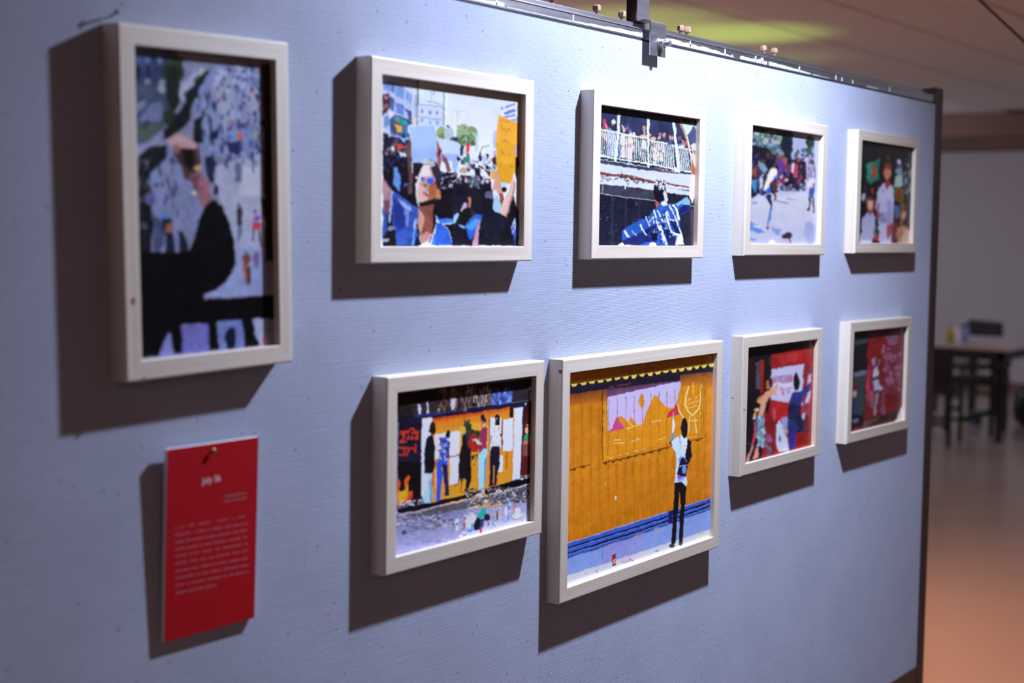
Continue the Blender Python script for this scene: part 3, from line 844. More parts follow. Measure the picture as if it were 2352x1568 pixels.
PRINTS[6] = '''
base 6c6c9c
@900,860,7.467
p 171216 80,320 2600,40 2600,800 80,820
p 2a1c20 760,250 1344,170 1344,600 760,650
p 30242a 340,480 780,430 780,640 340,690
p 1d1c1e 120,500 350,480 350,700 120,720
p 17142a 120,740 400,680 1344,580 1344,680 700,740 520,770 500,1568 90,1568
p 262c68 380,690 700,650 1344,580 1344,600 700,700 400,730
s 71 90 12,70 800,250 1344,590 4a3034 2a1c20 6a5458 3a2428 7a6468
p b8bce8 450,500 490,500 500,590 490,670 460,670 450,580
p b8bce8 590,460 620,450 630,660 580,660 610,570
p b0b4d4 1010,390 1090,380 1080,590 1020,610
e 5a9a60 805,595,26,26
@1070,850,7.467
s 72 130 10,60 0,300 440,600 8a7c84 4a3c40 6a5a60 a89ca8 2a1c20 5a4a50
p 3a58b8 450,380 800,340 780,560 450,600
s 73 90 9,60 450,350 790,570 5a80e0 24348a 8aa4f0 3a50b0 1c2458
p 2a2630 800,330 1080,300 1090,530 790,560
p 5a80d0 1085,290 1135,290 1130,500 1090,510
s 74 14 8,30 1088,300 1130,500 a8bcf0 2a3468
p 17163a 0,660 440,600 1130,520 1130,640 830,640 200,720 0,760
l 5a6a60 7 0,640 440,595 1130,515
p e8e8f0 1015,570 1035,560 1030,590 1015,600
p 321518 970,620 1130,620 1130,1568 940,1568
p 4c161a 980,900 1110,900 1110,1568 950,1568
p 1c1016 1110,620 1180,600 1150,1568 1100,1568
@900,860,7.467
g c86a1e d08a28 690,760 2020,570 2020,900 690,1000
p d0882a 690,960 2020,780 2020,2800 690,2200
g a83a1c cf7a22 690,750 2020,560 2020,650 690,850
p d89a3a 1150,900 1344,800 1700,900 1700,1300 1150,1300
p c6c8ea 515,755 690,735 690,1600 500,1568
p d8d6ea 740,1020 1165,960 1150,1380 740,1470
l 4a1a20 16 740,1475 1150,1380
p cfd0ea 1000,1430 1150,1400 1150,1568 1000,1568
p c0601c 735,1480 800,1470 790,1568 735,1568
l 9a4a18 14 985,1430 985,1568
p 2a3f38 1220,880 1240,820 1220,740 1270,800 1300,760 1300,810 1344,740 1344,1080 1200,1070 1200,1030 1290,980 1270,910
p 22304a 1200,1040 1344,960 1344,1568 1200,1200
s 75 26 20,16 150,960 440,1130 a8301c 8a2418 c04424
l a8301c 34 150,990 280,990
l a8301c 34 210,1000 200,1120
l a8301c 34 300,940 360,920 400,1010
l a8301c 34 270,1080 350,1100
l a8301c 34 440,980 440,1110
l a8301c 30 140,1150 240,1160
l 9a2a1a 30 120,1250 220,1250 210,1340
l 9a2a1a 30 120,1370 270,1380
l a8301c 30 250,1260 300,1280 260,1340
l a8301c 40 330,1250 390,1280
l a8301c 28 405,1190 400,1350
p 16130f 650,850 700,800 750,860 750,960 720,1030 660,1010 620,970
p 14121f 620,1050 680,1010 720,1060 745,1250 730,1568 545,1568 550,1260 590,1120
p b8786a 690,1040 730,1060 730,1110
p d8c0cc 740,1130 790,1110 830,1300 780,1440 740,1450
p d4b4bc 780,1140 820,1260 880,1370 870,1420 820,1360 770,1200
p 14121c 905,1050 960,935 1000,990 1000,1060 970,1110 930,1080
p 4a58b8 810,1080 920,1070 990,1150 990,1330 960,1470 790,1480 820,1330 840,1260
s 76 60 20,20 820,1090 980,1470 8a98e8 3040a0 b0b8f0 5a6ad0 2a2a60
p 2a2f68 960,1130 1000,1160 990,1400 965,1420
p 2a4ac0 780,1480 960,1470 960,1568 780,1568
e 141018 1270,1130,60,90
p 15121c 1200,1200 1344,1200 1344,1568 1140,1568 1150,1400
@1070,850,7.467
p 2f4036 0,890 20,840 40,890 70,870 70,930 110,900 100,1000 180,1030 260,1030 230,1100 60,1200 0,1200
p 24382c 0,960 90,960 110,1010 240,1040 220,1200 0,1250
p 262a3a 0,1080 60,1100 60,1300 0,1300
e 9a2420 130,1270,92,190
p 2a3a30 100,1460 220,1380 220,1450 120,1568 90,1568
e 1c1826 290,830,46,80
p 17141c 320,830 355,850 350,890 320,880
p a86058 260,860 280,860 300,930 280,1000 260,960
p d8b4b0 290,930 330,930 320,960 290,980
p 8a2c58 240,1020 320,960 370,1000 370,1080 350,1340 270,1390 220,1410 240,1260 230,1160
p 7a2450 280,1250 355,1250 350,1340 270,1390
p d8b8b8 150,1200 200,1190 230,1240 280,1260 270,1300 200,1270
p 8ab4e0 110,1180 200,1180 210,1210 130,1210
p 8ac0f0 230,1440 300,1350 360,1340 370,1430 350,1568 220,1568
p d8d6ea 415,820 500,800 500,940 600,790 600,1340 410,1390 400,1100
p 5a1c20 400,830 415,820 410,1390 390,1390
p d8d2e2 630,850 810,810 800,1370 620,1410
p 5a1c20 610,860 632,850 625,1400 800,1370 800,1390 610,1420
l 6a3418 20 710,1410 705,1568
p d4d0da 585,1460 640,1450 630,1568 580,1568
p c2cdf4 830,640 975,625 940,1568 820,1568
p d8a850 815,640 835,640 820,1568 800,1568
e 1a1726 540,820,44,80
p 1a1726 490,890 580,880 570,945 500,945
e c8a088 528,828,14,10
p e4e4f0 490,960 570,940 600,1010 590,1300 440,1310 450,1130 430,1090
s 77 34 9,9 450,970 590,1290 5a5a80 8a8aa8 e4e4f0 c85a5a 3a3a58
p 9a6a68 420,1110 450,1120 430,1260 415,1250
p 6a3a48 590,1080 610,1080 610,1130 590,1140
p 1e1a36 430,1310 580,1300 585,1400 590,1568 415,1568
e c89a7c 1060,945,26,20
e 7a2a2a 1058,975,32,22
e d8a894 1052,1030,34,54
p 24906a 990,1200 1010,1110 1050,1080 1080,1080 1110,1110 1110,1160
p a06a5a 985,1210 1110,1165 1100,1450 975,1490
@900,1060,6.817
p 0f0d12 90,0 470,0 470,560 500,660 80,720
p c8501c 90,260 130,330 110,450 160,470 200,420 200,280 250,210 280,230 240,330 250,480 310,450 320,520 290,620 200,670 80,690
p d08a20 100,460 160,470 210,440 230,340 250,450 220,600 100,640
p a82a20 240,560 320,470 320,560 290,620
s 78 26 22,14 80,600 480,700 a8a4c4 7a7a9c c0bcd8
p c6c8e8 465,0 500,0 510,560 460,520
p d08426 620,150 1060,150 1060,480 820,560 620,520
p b8581c 625,170 665,160 660,380 625,420
p c8a080 670,120 695,110 690,400 670,400
p cdcfea 915,0 1050,0 1030,350 910,360
l 4a1a20 12 905,370 1050,345
p 110f14 500,0 670,0 660,150 600,190 520,190
p 8abcec 505,180 620,190 610,400 590,520 610,650 510,690 500,560
p b8d8f4 515,200 560,200 540,450 520,520
p 5a8ad0 590,300 620,250 640,540 600,580
p 2a4cc4 700,90 760,70 800,180 770,400 760,650 690,680 690,560 700,400
p 2a4cc4 690,0 880,0 870,80 700,90
p 1d1d48 780,40 870,40 880,260 900,530 830,550 810,300
p d0c0c8 505,690 620,660 640,660 630,700 510,720
p 8a7a98 620,560 680,530 670,560 630,590
p 15121a 690,690 760,650 755,720 720,750 690,720
p 15121a 1040,0 1227,0 1227,250 1170,300 1150,480 1080,480 1080,260 1030,340
p d08426 1110,260 1170,290 1130,490 1085,460
p b89098 1120,530 1200,540 1160,580 1120,600
p 0e0c14 75,740 500,650 700,620 1100,530 1227,470 1227,570 1100,590 760,680 500,740 75,830
l a8a0b0 16 70,850 470,760 700,700 1110,605 1227,570
p 4a4a58 65,860 480,770 760,700 1227,600 1227,720 800,800 480,900 65,950
s 79 190 26,14 70,790 1227,1050 3a3c44 7a7c9c 5a5c70 9a9cc0 2a2c30 686a88
g 6a6c9a 8a8cc0 60,950 1227,720 1227,1180 60,1440
s 80 160 34,12 70,850 1227,1040 7a7ca4 5a5c78 9a9cc8 4a4c5c 8688b0
e 2a2c48 190,1105,40,22,-25
l 5a5a78 16 140,1140 400,1060 680,1060
s 81 40 50,14 80,1080 1100,1300 7c7eb8 8a8cc8 6a6ca8
p 4a6ae0 1005,860 1030,860 1030,890 1005,890
p b8c8f0 1000,890 1035,890 1045,960 1040,1080 990,1080 990,950
p 3a5ad8 995,960 1040,950 1035,1000 995,1000
e b8402c 1140,935,20,34
l 5a3430 12 1140,970 1110,1060
s 82 24 18,16 1060,1060 1227,1180 b8b8d0 6a6a88 d8d4e0
p d8d8ec 1170,880 1227,840 1227,960 1190,960
p 3a8ae8 1190,1080 1227,1060 1227,1110 1190,1110
@1070,1020,6.817
p d08426 0,120 740,100 740,560 490,640 60,740 0,600
p c2cdf4 745,0 865,0 840,530 730,560
p 4c161a 865,0 1010,0 1000,490 850,510
p 6a3c3c 890,0 1005,0 1005,170 890,200
p 1c1016 1005,0 1035,0 1000,1200 970,1200 985,500
p d4d0da 530,170 580,170 575,420 500,430
l 6a3418 14 645,130 635,400
p 15121a 0,40 80,60 80,560 30,750 0,760
p 8a2c58 210,160 330,60 320,0 190,0
p 2a3a30 90,170 190,150 200,170 90,270
l 24301c 14 180,180 120,330
l c8a83a 14 150,180 130,300
p 8ac4f4 200,160 300,60 335,100 330,200 280,280 290,720 210,710 200,540 195,300
p 4a80d8 290,230 330,200 300,440 300,600 280,640
p 1a1830 385,60 530,40 530,290 500,430 480,640 360,660 370,300
p d08426 430,330 445,330 440,620 425,630
p d8ccd8 160,790 210,720 275,730 280,810 160,825
p e4dce4 435,740 490,700 550,700 550,730 440,765
p 0e0c14 30,760 210,715 210,740 160,790 60,830 0,830
p 0e0c14 290,690 490,640 730,570 1000,520 1000,620 560,720 490,700 430,760 290,780
s 83 20 20,9 730,480 1000,550 c8d0e0 5a6a70 2a2a34
l a8a4b8 18 0,880 160,820 430,770 560,730 1000,625
p 484a58 0,890 430,790 1000,650 990,920 700,960 400,900 0,1000
s 84 260 18,15 0,680 990,960 8a8cac 3a3c44 5c5e72 a8aac8 24262c 70728e
p c8a08c 270,880 340,870 335,910 280,910
e e4dce0 315,880,26,14
g 8082b0 a8aad8 0,1010 980,900 970,1220 0,1450
s 85 60 40,14 0,980 980,1230 9a9cc8 8688b4 b0b2dc
p d0d0e8 10,1160 110,1080 160,1130 150,1230 60,1300 0,1280
p 1a9a94 150,1150 260,1000 310,990 320,1090 220,1170
p 15142a 120,1240 170,1140 220,1160 240,1330 120,1360
p 2a3a70 220,1180 290,1160 270,1300 230,1300
e 181a30 330,1150,50,56
l 2a80e8 34 95,1240 90,1350
l 2a80e8 40 25,1350 80,1360
p 8a3a4c 220,1290 250,1280 245,1390 220,1395
p 6a3a50 335,1220 360,1215 355,1275 335,1280
l 3a3a48 9 410,1150 430,1240 410,1330
l 3a3a48 9 430,1230 460,1290
p c0383c 465,1050 505,1040 500,1090 470,1090
p 3a4a3a 470,1095 510,1090 500,1180 480,1185
l 6a3a4a 9 495,1050 520,970
e 4a6ad8 690,885,14,18
p b8d0f4 675,910 710,900 705,1000 670,1000
p 3a60d8 670,970 705,960 700,1005 670,1010
p c84a3c 755,910 778,910 770,990 750,1070 745,1060
p d0d8f0 610,990 650,980 650,1100 620,1110
p d4e0f8 760,1000 845,985 850,1060 770,1080
p 3a80e8 645,1100 665,1090 670,1180 645,1190
e ccccda 790,1130,74,46,-10
e dad8e4 800,1110,66,34,-10
l 4a4a58 10 700,1130 750,1140
l 4a4a58 8 730,1160 800,1185 860,1140
'''
PRINTS[7] = '''
base c8801e
@1300,810,6.272
p c07a24 40,200 2300,-80 2300,180 40,480
g 2a1c22 c07020 40,560 2200,240 2200,480 40,790
p b8741c 40,760 530,700 530,1610 40,1720
p c8861e 530,700 2000,480 2000,1280 525,1590
g b4b0e6 bda9e2 600,620 1655,390 1655,1000 600,1150
p c8841e 590,1160 605,1110 660,1090 725,925 810,920 895,1000 930,915 1030,1040 1100,1030 1160,840 1205,745 1271,607 1316,627 1366,697 1446,787 1546,792 1606,677 1636,537 1656,387 1900,300 1900,1300 590,1500
p bc428a 605,1140 660,1080 725,925 800,1010 840,1095
p b82c48 1441,947 1486,847 1566,787 1606,682 1636,887
e c8821e 1090,695,40,98
g 241d2e 6a4670 590,480 1660,300 1660,400 590,640
g 2a1c22 a05a20 50,480 590,410 590,640 50,770
p 1d1a2c 50,450 2160,110 2160,330 590,520 50,600
@1470,800,6.272
g 1d1a2c b86a20 580,330 1080,250 1060,470 580,560
p 1d1a2c 0,380 1075,200 1065,330 0,440
@1300,810,6.272
l 5a2a10 16 525,560 525,1590
l 8a5a14 8 590,640 590,1500
l 8a5a14 8 495,640 490,1600
@0,0,1
g c07a1c a8640e 1304,1078 1640,985 1636,1141 1304,1246
p b06c18 1312.0,929.4 1317.0,929.4 1316.0,1243.7 1311.0,1243.7
l 9a5c12 1.2 1318.0,929.4 1317.0,1243.7
p b06c18 1332.4,926.3 1337.4,926.3 1336.4,1237.2 1331.4,1237.2
l 9a5c12 1.2 1338.4,926.3 1337.4,1237.2
p b06c18 1352.6,923.3 1357.6,923.3 1356.6,1230.8 1351.6,1230.8
l 9a5c12 1.2 1358.6,923.3 1357.6,1230.8
p b06c18 1372.6,920.3 1377.6,920.3 1376.6,1224.5 1371.6,1224.5
l 9a5c12 1.2 1378.6,920.3 1377.6,1224.5
p b06c18 1392.4,1067.3 1397.4,1067.3 1396.4,1218.2 1391.4,1218.2
l 9a5c12 1.2 1398.4,917.3 1397.4,1218.2
p b06c18 1412.0,1064.3 1417.0,1064.3 1416.0,1212.0 1411.0,1212.0
l 9a5c12 1.2 1418.0,914.3 1417.0,1212.0
p b06c18 1431.4,1061.4 1436.4,1061.4 1435.4,1205.8 1430.4,1205.8
l 9a5c12 1.2 1437.4,911.4 1436.4,1205.8
p b06c18 1450.6,1058.5 1455.6,1058.5 1454.6,1199.7 1449.6,1199.7
l 9a5c12 1.2 1456.6,908.5 1455.6,1199.7
p b06c18 1469.6,1055.7 1474.6,1055.7 1473.6,1193.7 1468.6,1193.7
l 9a5c12 1.2 1475.6,905.7 1474.6,1193.7
p b06c18 1488.4,1052.8 1493.4,1052.8 1492.4,1187.8 1487.4,1187.8
l 9a5c12 1.2 1494.4,902.8 1493.4,1187.8
p b06c18 1507.0,1050.0 1512.0,1050.0 1511.0,1181.9 1506.0,1181.9
l 9a5c12 1.2 1513.0,900.0 1512.0,1181.9
p b06c18 1525.4,1047.3 1530.4,1047.3 1529.4,1176.0 1524.4,1176.0
l 9a5c12 1.2 1531.4,897.3 1530.4,1176.0
p b06c18 1543.6,1044.5 1548.6,1044.5 1547.6,1170.3 1542.6,1170.3
l 9a5c12 1.2 1549.6,894.5 1548.6,1170.3
p b06c18 1561.6,1041.8 1566.6,1041.8 1565.6,1164.6 1560.6,1164.6
l 9a5c12 1.2 1567.6,891.8 1566.6,1164.6
p b06c18 1579.4,1039.1 1584.4,1039.1 1583.4,1158.9 1578.4,1158.9
l 9a5c12 1.2 1585.4,889.1 1584.4,1158.9
p b06c18 1597.0,1036.5 1602.0,1036.5 1601.0,1153.4 1596.0,1153.4
l 9a5c12 1.2 1603.0,886.5 1602.0,1153.4
p b06c18 1614.4,1033.9 1619.4,1033.9 1618.4,1147.8 1613.4,1147.8
l 9a5c12 1.2 1620.4,883.9 1619.4,1147.8
p b06c18 1631.6,1031.3 1636.6,1031.3 1635.6,1142.4 1630.6,1142.4
l 9a5c12 1.2 1637.6,881.3 1636.6,1142.4
l 5a2a0c 2 1308,1078 1356,1067
l 5a2a0c 2.4 1383.6,1063 1470,1044 1614,1005.7
p 6a3410 1312,1077.1 1323,1074.6 1321,1080.0 1315,1081.4
p 6a3410 1334,1072.0 1345,1069.5 1343,1075.0 1337,1076.4
p 6a3410 1386.0,1062.4 1395.0,1060.2 1394.0,1065.9 1388.0,1067.4
p 6a3410 1403.6,1058.0 1412.6,1055.8 1411.6,1061.5 1405.6,1063.0
p 6a3410 1421.2,1053.6 1430.2,1051.4 1429.2,1057.2 1423.2,1058.7
p 6a3410 1438.8,1049.3 1447.8,1047.0 1446.8,1052.8 1440.8,1054.3
p 6a3410 1456.4,1044.9 1465.4,1042.7 1464.4,1048.4 1458.4,1049.9
p 6a3410 1474.0,1040.5 1483.0,1038.3 1482.0,1044.0 1476.0,1045.5
p 6a3410 1491.6,1036.1 1500.6,1033.9 1499.6,1039.7 1493.6,1041.1
p 6a3410 1509.2,1031.8 1518.2,1029.5 1517.2,1035.3 1511.2,1036.8
p 6a3410 1526.8,1027.4 1535.8,1025.1 1534.8,1030.9 1528.8,1032.4
p 6a3410 1544.4,1023.0 1553.4,1020.8 1552.4,1026.5 1546.4,1028.0
p 6a3410 1562.0,1018.6 1571.0,1016.4 1570.0,1022.1 1564.0,1023.6
p 6a3410 1579.6,1014.3 1588.6,1012.0 1587.6,1017.8 1581.6,1019.3
p 6a3410 1597.2,1009.9 1606.2,1007.6 1605.2,1013.4 1599.2,1014.9
p e2bf52 1307,877 1480,854 1642,829 1639.9,834.9 1637.2,841.4 1630.5,842.4 1627.7,836.9 1623.2,837.2 1620.5,843.7 1613.7,844.7 1610.8,839.2 1606.2,839.7 1603.5,846.2 1596.7,847.2 1593.8,841.7 1589.1,842.1 1586.3,848.6 1579.4,849.6 1576.4,844.1 1571.7,844.6 1568.9,851.1 1561.9,852.1 1558.9,846.6 1554.1,847.1 1551.3,853.6 1544.2,854.6 1541.2,849.1 1536.3,849.7 1533.4,856.2 1526.3,857.2 1523.2,851.7 1518.3,852.2 1515.4,858.7 1508.1,859.7 1505.0,854.2 1500.0,854.8 1497.1,861.3 1489.7,862.3 1486.6,856.8 1481.6,857.5 1478.6,864.0 1471.1,865.0 1468.0,859.5 1462.9,860.2 1459.9,866.7 1452.3,867.7 1449.1,862.2 1444.0,862.9 1440.9,869.4 1433.3,870.4 1430.1,864.9 1424.9,865.6 1421.8,872.1 1414.0,873.1 1410.8,867.6 1405.5,868.4 1402.4,874.9 1394.6,875.9 1391.3,870.4 1385.9,871.1 1382.8,877.6 1374.9,878.6 1371.5,873.1 1366.1,874.0 1363.0,880.5 1355.0,881.5 1351.6,876.0 1346.1,876.8 1342.9,883.3 1334.8,884.3 1331.4,878.8 1325.9,879.7 1322.6,886.2 1314.5,887.2 1311.0,881.7
l f0dc9a 1.6 1322.2,877.7 1322.2,883.7
l f0dc9a 1.6 1342.5,874.8 1342.5,880.9
l f0dc9a 1.6 1362.6,871.8 1362.6,878.1
l f0dc9a 1.6 1382.4,869.0 1382.4,875.3
l f0dc9a 1.6 1402.0,866.1 1402.0,872.6
l f0dc9a 1.6 1421.4,863.3 1421.4,869.9
l f0dc9a 1.6 1440.5,860.5 1440.5,867.2
l f0dc9a 1.6 1459.5,857.7 1459.5,864.6
l f0dc9a 1.6 1478.2,855.0 1478.2,862.0
l f0dc9a 1.6 1496.7,852.3 1496.7,859.4
l f0dc9a 1.6 1515.0,849.6 1515.0,856.8
l f0dc9a 1.6 1533.1,847.0 1533.1,854.3
l f0dc9a 1.6 1550.9,844.4 1550.9,851.8
l f0dc9a 1.6 1568.6,841.8 1568.6,849.4
l f0dc9a 1.6 1586.0,839.3 1586.0,846.9
l f0dc9a 1.6 1603.2,836.8 1603.2,844.5
l f0dc9a 1.6 1620.1,834.3 1620.1,842.2
l f0dc9a 1.6 1636.9,831.9 1636.9,839.8
l f0dc9a 1.6 1653.4,829.5 1653.4,837.5
p 3050b4 1300,1248 1636,1142 1636,1168 1300,1283
l 7a90e0 1.4 1303,1248 1636,1142
l 0c0c14 3.6 1303,1258.5 1475,1205 1636,1151
l 0c0c14 3.6 1303,1271 1475,1216 1636,1160.5
l 5a78d8 1.2 1303,1262 1475,1208.5 1636,1154.5
l 5a78d8 1.2 1303,1274 1475,1219.5 1636,1163.5
p 6f86d0 1300,1283 1475,1224.5 1636,1168 1636,1213 1538,1245 1475,1266 1382,1296 1300,1322
l 1c2850 1.6 1303,1282 1475,1224.5 1636,1168
l 4a5a90 1 1384,1256 1383,1296
p 7a80c8 1384,1256 1475,1225 1475,1266 1383,1296
p a8acc4 1300,1322 1382,1296 1475,1266 1538,1245 1636,1213 1660,1240 1300,1360
p c4c4d0 1300,1338 1480,1280 1650,1222 1660,1240 1300,1362
s 78 40 3,1.2 1305,1300 1640,1330 8a8c98 b8b8c4 9a98a0
@1295,1100,6.272
p 8a1c28 690,1090 750,1075 745,1240 690,1255
p 3a2428 700,1095 725,1090 722,1120 700,1125
l d8c8c8 12 715,1180 740,1150
l d8c8c8 12 705,1220 740,1190
e 8a6a80 890,1158,72,40,-20
e c8a0c4 892,1146,68,36,-20
l 3a3440 12 940,1150 1000,1180
l 4a4a54 8 460,1340 490,1305
e e0e0e0 745,268,10,30
l e8d8b0 6 590,60 600,70
l c86a10 20 650,560 640,720
l c86a10 16 990,300 990,440
@1300,810,6.272
l e0c070 8 600,1515 680,1505
l e0c070 8 730,1485 800,1472
l e0c070 8 850,1460 900,1450
l e0c070 8 980,1420 1040,1412
l e0c070 8 1090,1395 1129,1388
l e8d8a0 8 690,1300 790,1295 850,1300
l e8d8a0 8 690,1245 780,1250
l e8d8a0 8 940,1270 1050,1245 1010,1210
l e8d8a0 9 880,1090 960,1060 1040,1040
l e8d8a0 8 900,1000 960,1060
l 8a4050 8 615,495 690,485
l 8a4050 8 740,475 930,440
@1470,800,6.272
l e8d8a0 9 160,1060 300,1030
l e8c87c 22 700,560 655,700 655,820 690,900 755,965
l e8c87c 22 880,500 870,760 840,870 755,965
l e0c078 16 720,960 705,1100 700,1210
l e0c078 18 790,1000 800,1100 815,1220
l e0c078 14 690,1040 830,1035
l e0c078 10 700,800 790,770 840,760
l e0c078 10 700,860 820,820
l e8d0a0 12 700,740 725,720
l e8d0a0 12 800,710 825,695
l e0b868 12 760,490 765,640
l e8d8b0 12 540,790 560,900 620,1000
l e0c078 10 840,980 880,920
l 7a4a14 8 920,470 915,1240
l 8a5214 10 880,480 885,1230
e 5a2a10 935,1248,10,10
l e0c078 8 690,1285 830,1260
l e0c078 8 250,1410 310,1395
l e0c078 8 260,1310 370,1280
p b480b8 465,930 485,920 488,985 468,985
p d0d8f4 462,1220 462,1080 475,985 500,1060 500,1120 480,1215
p 5a80e0 440,1330 455,1220 482,1212 470,1310
p 1c2450 430,1350 472,1300 465,1400 440,1390
p b8d0f4 455,1340 500,1290 590,1250 640,1260 685,1300 665,1568 525,1568 515,1470 470,1440
p dce4f4 590,1260 680,1300 665,1480 600,1480
e 1a1424 637,1145,49,152
p 12101a 680,1285 730,1340 742,1568 660,1568
l 24305a 8 570,1260 590,1560
l 8a98c0 8 580,1390 670,1385
l 8a98c0 8 580,1415 670,1410
e 1a1a30 630,1515,26,24
e d8e4f4 630,1518,17,16
@1470,1030,6.272
p b0d0f8 480,0 660,0 640,100 560,230 530,380 545,490 495,500 525,200 515,60
p 6a98f0 590,100 610,100 560,220 550,160
p 12101a 660,0 738,0 728,160 690,230 650,150
e d8e4f4 630,75,17,18
p 181430 555,250 585,150 620,110 685,200 680,310 660,410 590,405 530,360
e 5a8af0 635,300,30,60
l b0b8e0 8 560,255 600,240 670,240
l 8a8ac8 8 610,110 650,140 670,190
g 3a50d8 b8d0f8 545,390 660,400 680,530 545,490
p c8d8f4 660,400 680,480 672,545 600,490
p 141a58 405,900 480,880 460,1070 405,1080
p 0f0d12 497,490 600,478 668,545 640,860 612,1370 555,1370 580,860 575,590 545,860 512,1360 445,1400 480,860
e 24303c 458,1400,44,28
e 24343c 583,1368,28,30
e 3a3a44 245,1473,30,8
e d0a840 890,1222,40,14
'''
PRINTS[8] = '''
base 8a1c20
@1705,770,5.228
p 14101a 30,130 860,60 860,110 350,230 340,400 320,900 260,1568 30,1568
p 2a1216 80,300 150,280 150,620 80,640
p 4a4a5c 165,330 210,300 210,640 165,640
p 9a2420 215,300 255,290 250,700 215,680
p 1a161c 255,270 340,230 350,500 330,650 260,700
p 3a2a30 325,260 350,250 350,360 325,350
p 9a2024 350,230 830,130 830,700 700,700 740,340 350,400
p a83038 400,240 660,220 640,320 480,350
p 8a3a24 760,170 825,160 825,240 770,260
p 8a2430 740,330 830,360 820,800 700,830
p b8bae8 350,410 740,340 715,660 600,700 550,800 340,770 330,600
p 9a90c8 360,490 590,465 590,560 540,560 360,560
s 91 46 9,26 360,480 600,700 c0587a a870a0 b85878 d0c0e0
p c4c6ee 440,580 610,560 600,620 430,630
p a21f24 340,780 560,800 540,1000 420,1030 330,1000
p 7a1a20 250,900 420,1000 400,1400 330,1480 240,1480
p b04458 370,860 400,870 400,1020 370,1010
p 7a4a80 270,1180 340,1200 360,1280 290,1280
p 5a3a6a 290,1370 350,1380 340,1440 290,1450
p b8c0e8 400,1080 440,1020 480,1100 540,1250 560,1380 450,1400 410,1340
p 8a8cc8 460,1000 540,980 550,1080 540,1200 470,1100
p d0a050 500,1140 540,1110 540,1180
e 5a6a90 455,1240,16,40
p 7a1414 640,1200 800,1160 790,1310 640,1350
p 5a2030 700,1000 810,960 800,1160 720,1180
p 8a3048 690,760 820,800 810,960 720,960
p 7a5a98 780,480 830,440 820,560 770,600
p c0a8cc 790,470 830,460 820,560 780,570
p b0b4e0 790,680 830,660 800,800 755,810
p b8b8e4 720,940 750,930 740,1010 710,1010
e b8b8e4 708,815,16,24
p 27307c 610,680 700,670 790,590 830,560 800,670 720,760 700,860 600,860 555,810
p 1a1c40 555,820 700,850 700,960 740,1030 730,1150 640,1180 620,1350 560,1370 550,1130 530,1050
p 232a8a 550,1150 640,1150 630,1350 565,1370
p 24307a 530,1000 620,1020 700,1100 640,1160 540,1130
e 0f1216 648,555,38,110
e c06848 305,600,24,50
e 2a1820 340,570,26,60
p d09a80 270,690 330,660 420,580 430,620 390,700 320,740 300,780 250,950 190,960 230,820 180,790 200,740
p b87860 180,790 210,730 270,690 230,760
p 6a8cae 190,960 260,950 260,1050 240,1320 180,1340 180,1080 170,1020
s 92 40 12,22 180,970 260,1330 8aa8c4 4a6a8a 6a8cae a8c0d4
l 4a6a90 26 250,1290 340,1370
p d08a80 160,1350 195,1345 190,1470 130,1490 140,1440
l c03c50 26 150,1180 120,1330
l c08090 24 120,1330 60,1510
l b0506a 20 150,1040 160,1180
e c8a080 160,900,16,30
e d0d0e0 185,890,14,24
e e0a060 150,960,14,30
e d0d0e8 150,990,16,16
l 3a3a50 10 60,1300 110,1320
'''
PRINTS[9] = '''
base 58161c
@1950,745,6.272
p 121014 20,60 290,60 265,650 240,1100 210,1470 20,1520
p 2a3a42 80,210 270,190 260,260 90,320
p 15151c 80,330 260,300 250,670 70,690
p 55587c 70,690 250,660 240,720 70,740
p 24383c 70,740 240,720 230,1200 200,1300 50,1280
p 6a2024 60,860 130,820 130,920 70,950
e a88a94 85,1000,32,44
p 2a2c58 60,1100 140,1150 140,1300 50,1300
p 5a5a90 40,1370 130,1340 140,1390 50,1420
p 6c171a 280,150 760,60 760,560 480,560 260,560
p 2c0c10 280,110 830,50 830,110 280,170
p 7c2038 250,600 330,560 330,900 300,1150 250,1180
p 9a3050 250,850 300,640 290,1080 250,1150
p 6a5070 520,150 710,130 710,280 560,290
p 86607c 460,430 490,290 530,340 560,400 510,430
p 62263a 500,330 760,300 760,950 600,1000 500,1000
s 95 60 26,30 500,340 750,950 7c4a64 5a1c28 6e3a52 4e1a24 84546c
p 8a86a8 330,490 370,480 370,590 340,600
p 7a5a78 430,500 455,500 430,600 415,600
p a8a4c0 370,610 410,600 435,700 430,760 360,760 350,700
p 3a2838 345,750 435,745 430,790 345,790
p 9490b4 350,800 440,790 445,880 480,890 480,950 440,960 370,960
p 2a2030 370,960 480,950 480,985 370,990
p 84647c 380,990 430,990 410,1100 400,1250 370,1330 350,1310
p 7a5470 310,950 350,960 340,1180 310,1180
p 6a3a54 480,980 520,1000 520,1310 460,1300
p 561010 520,1050 760,1000 750,1150 700,1290 520,1280
p 2a1618 220,1380 700,1250 740,1250 680,1380 200,1480
p 4a3a3c 220,1400 480,1330 300,1450 210,1470
p c8c8d0 670,1390 740,1230 790,1100 830,1100 800,1360
p 3c1014 760,60 830,50 800,600 770,1120 745,1180
'''

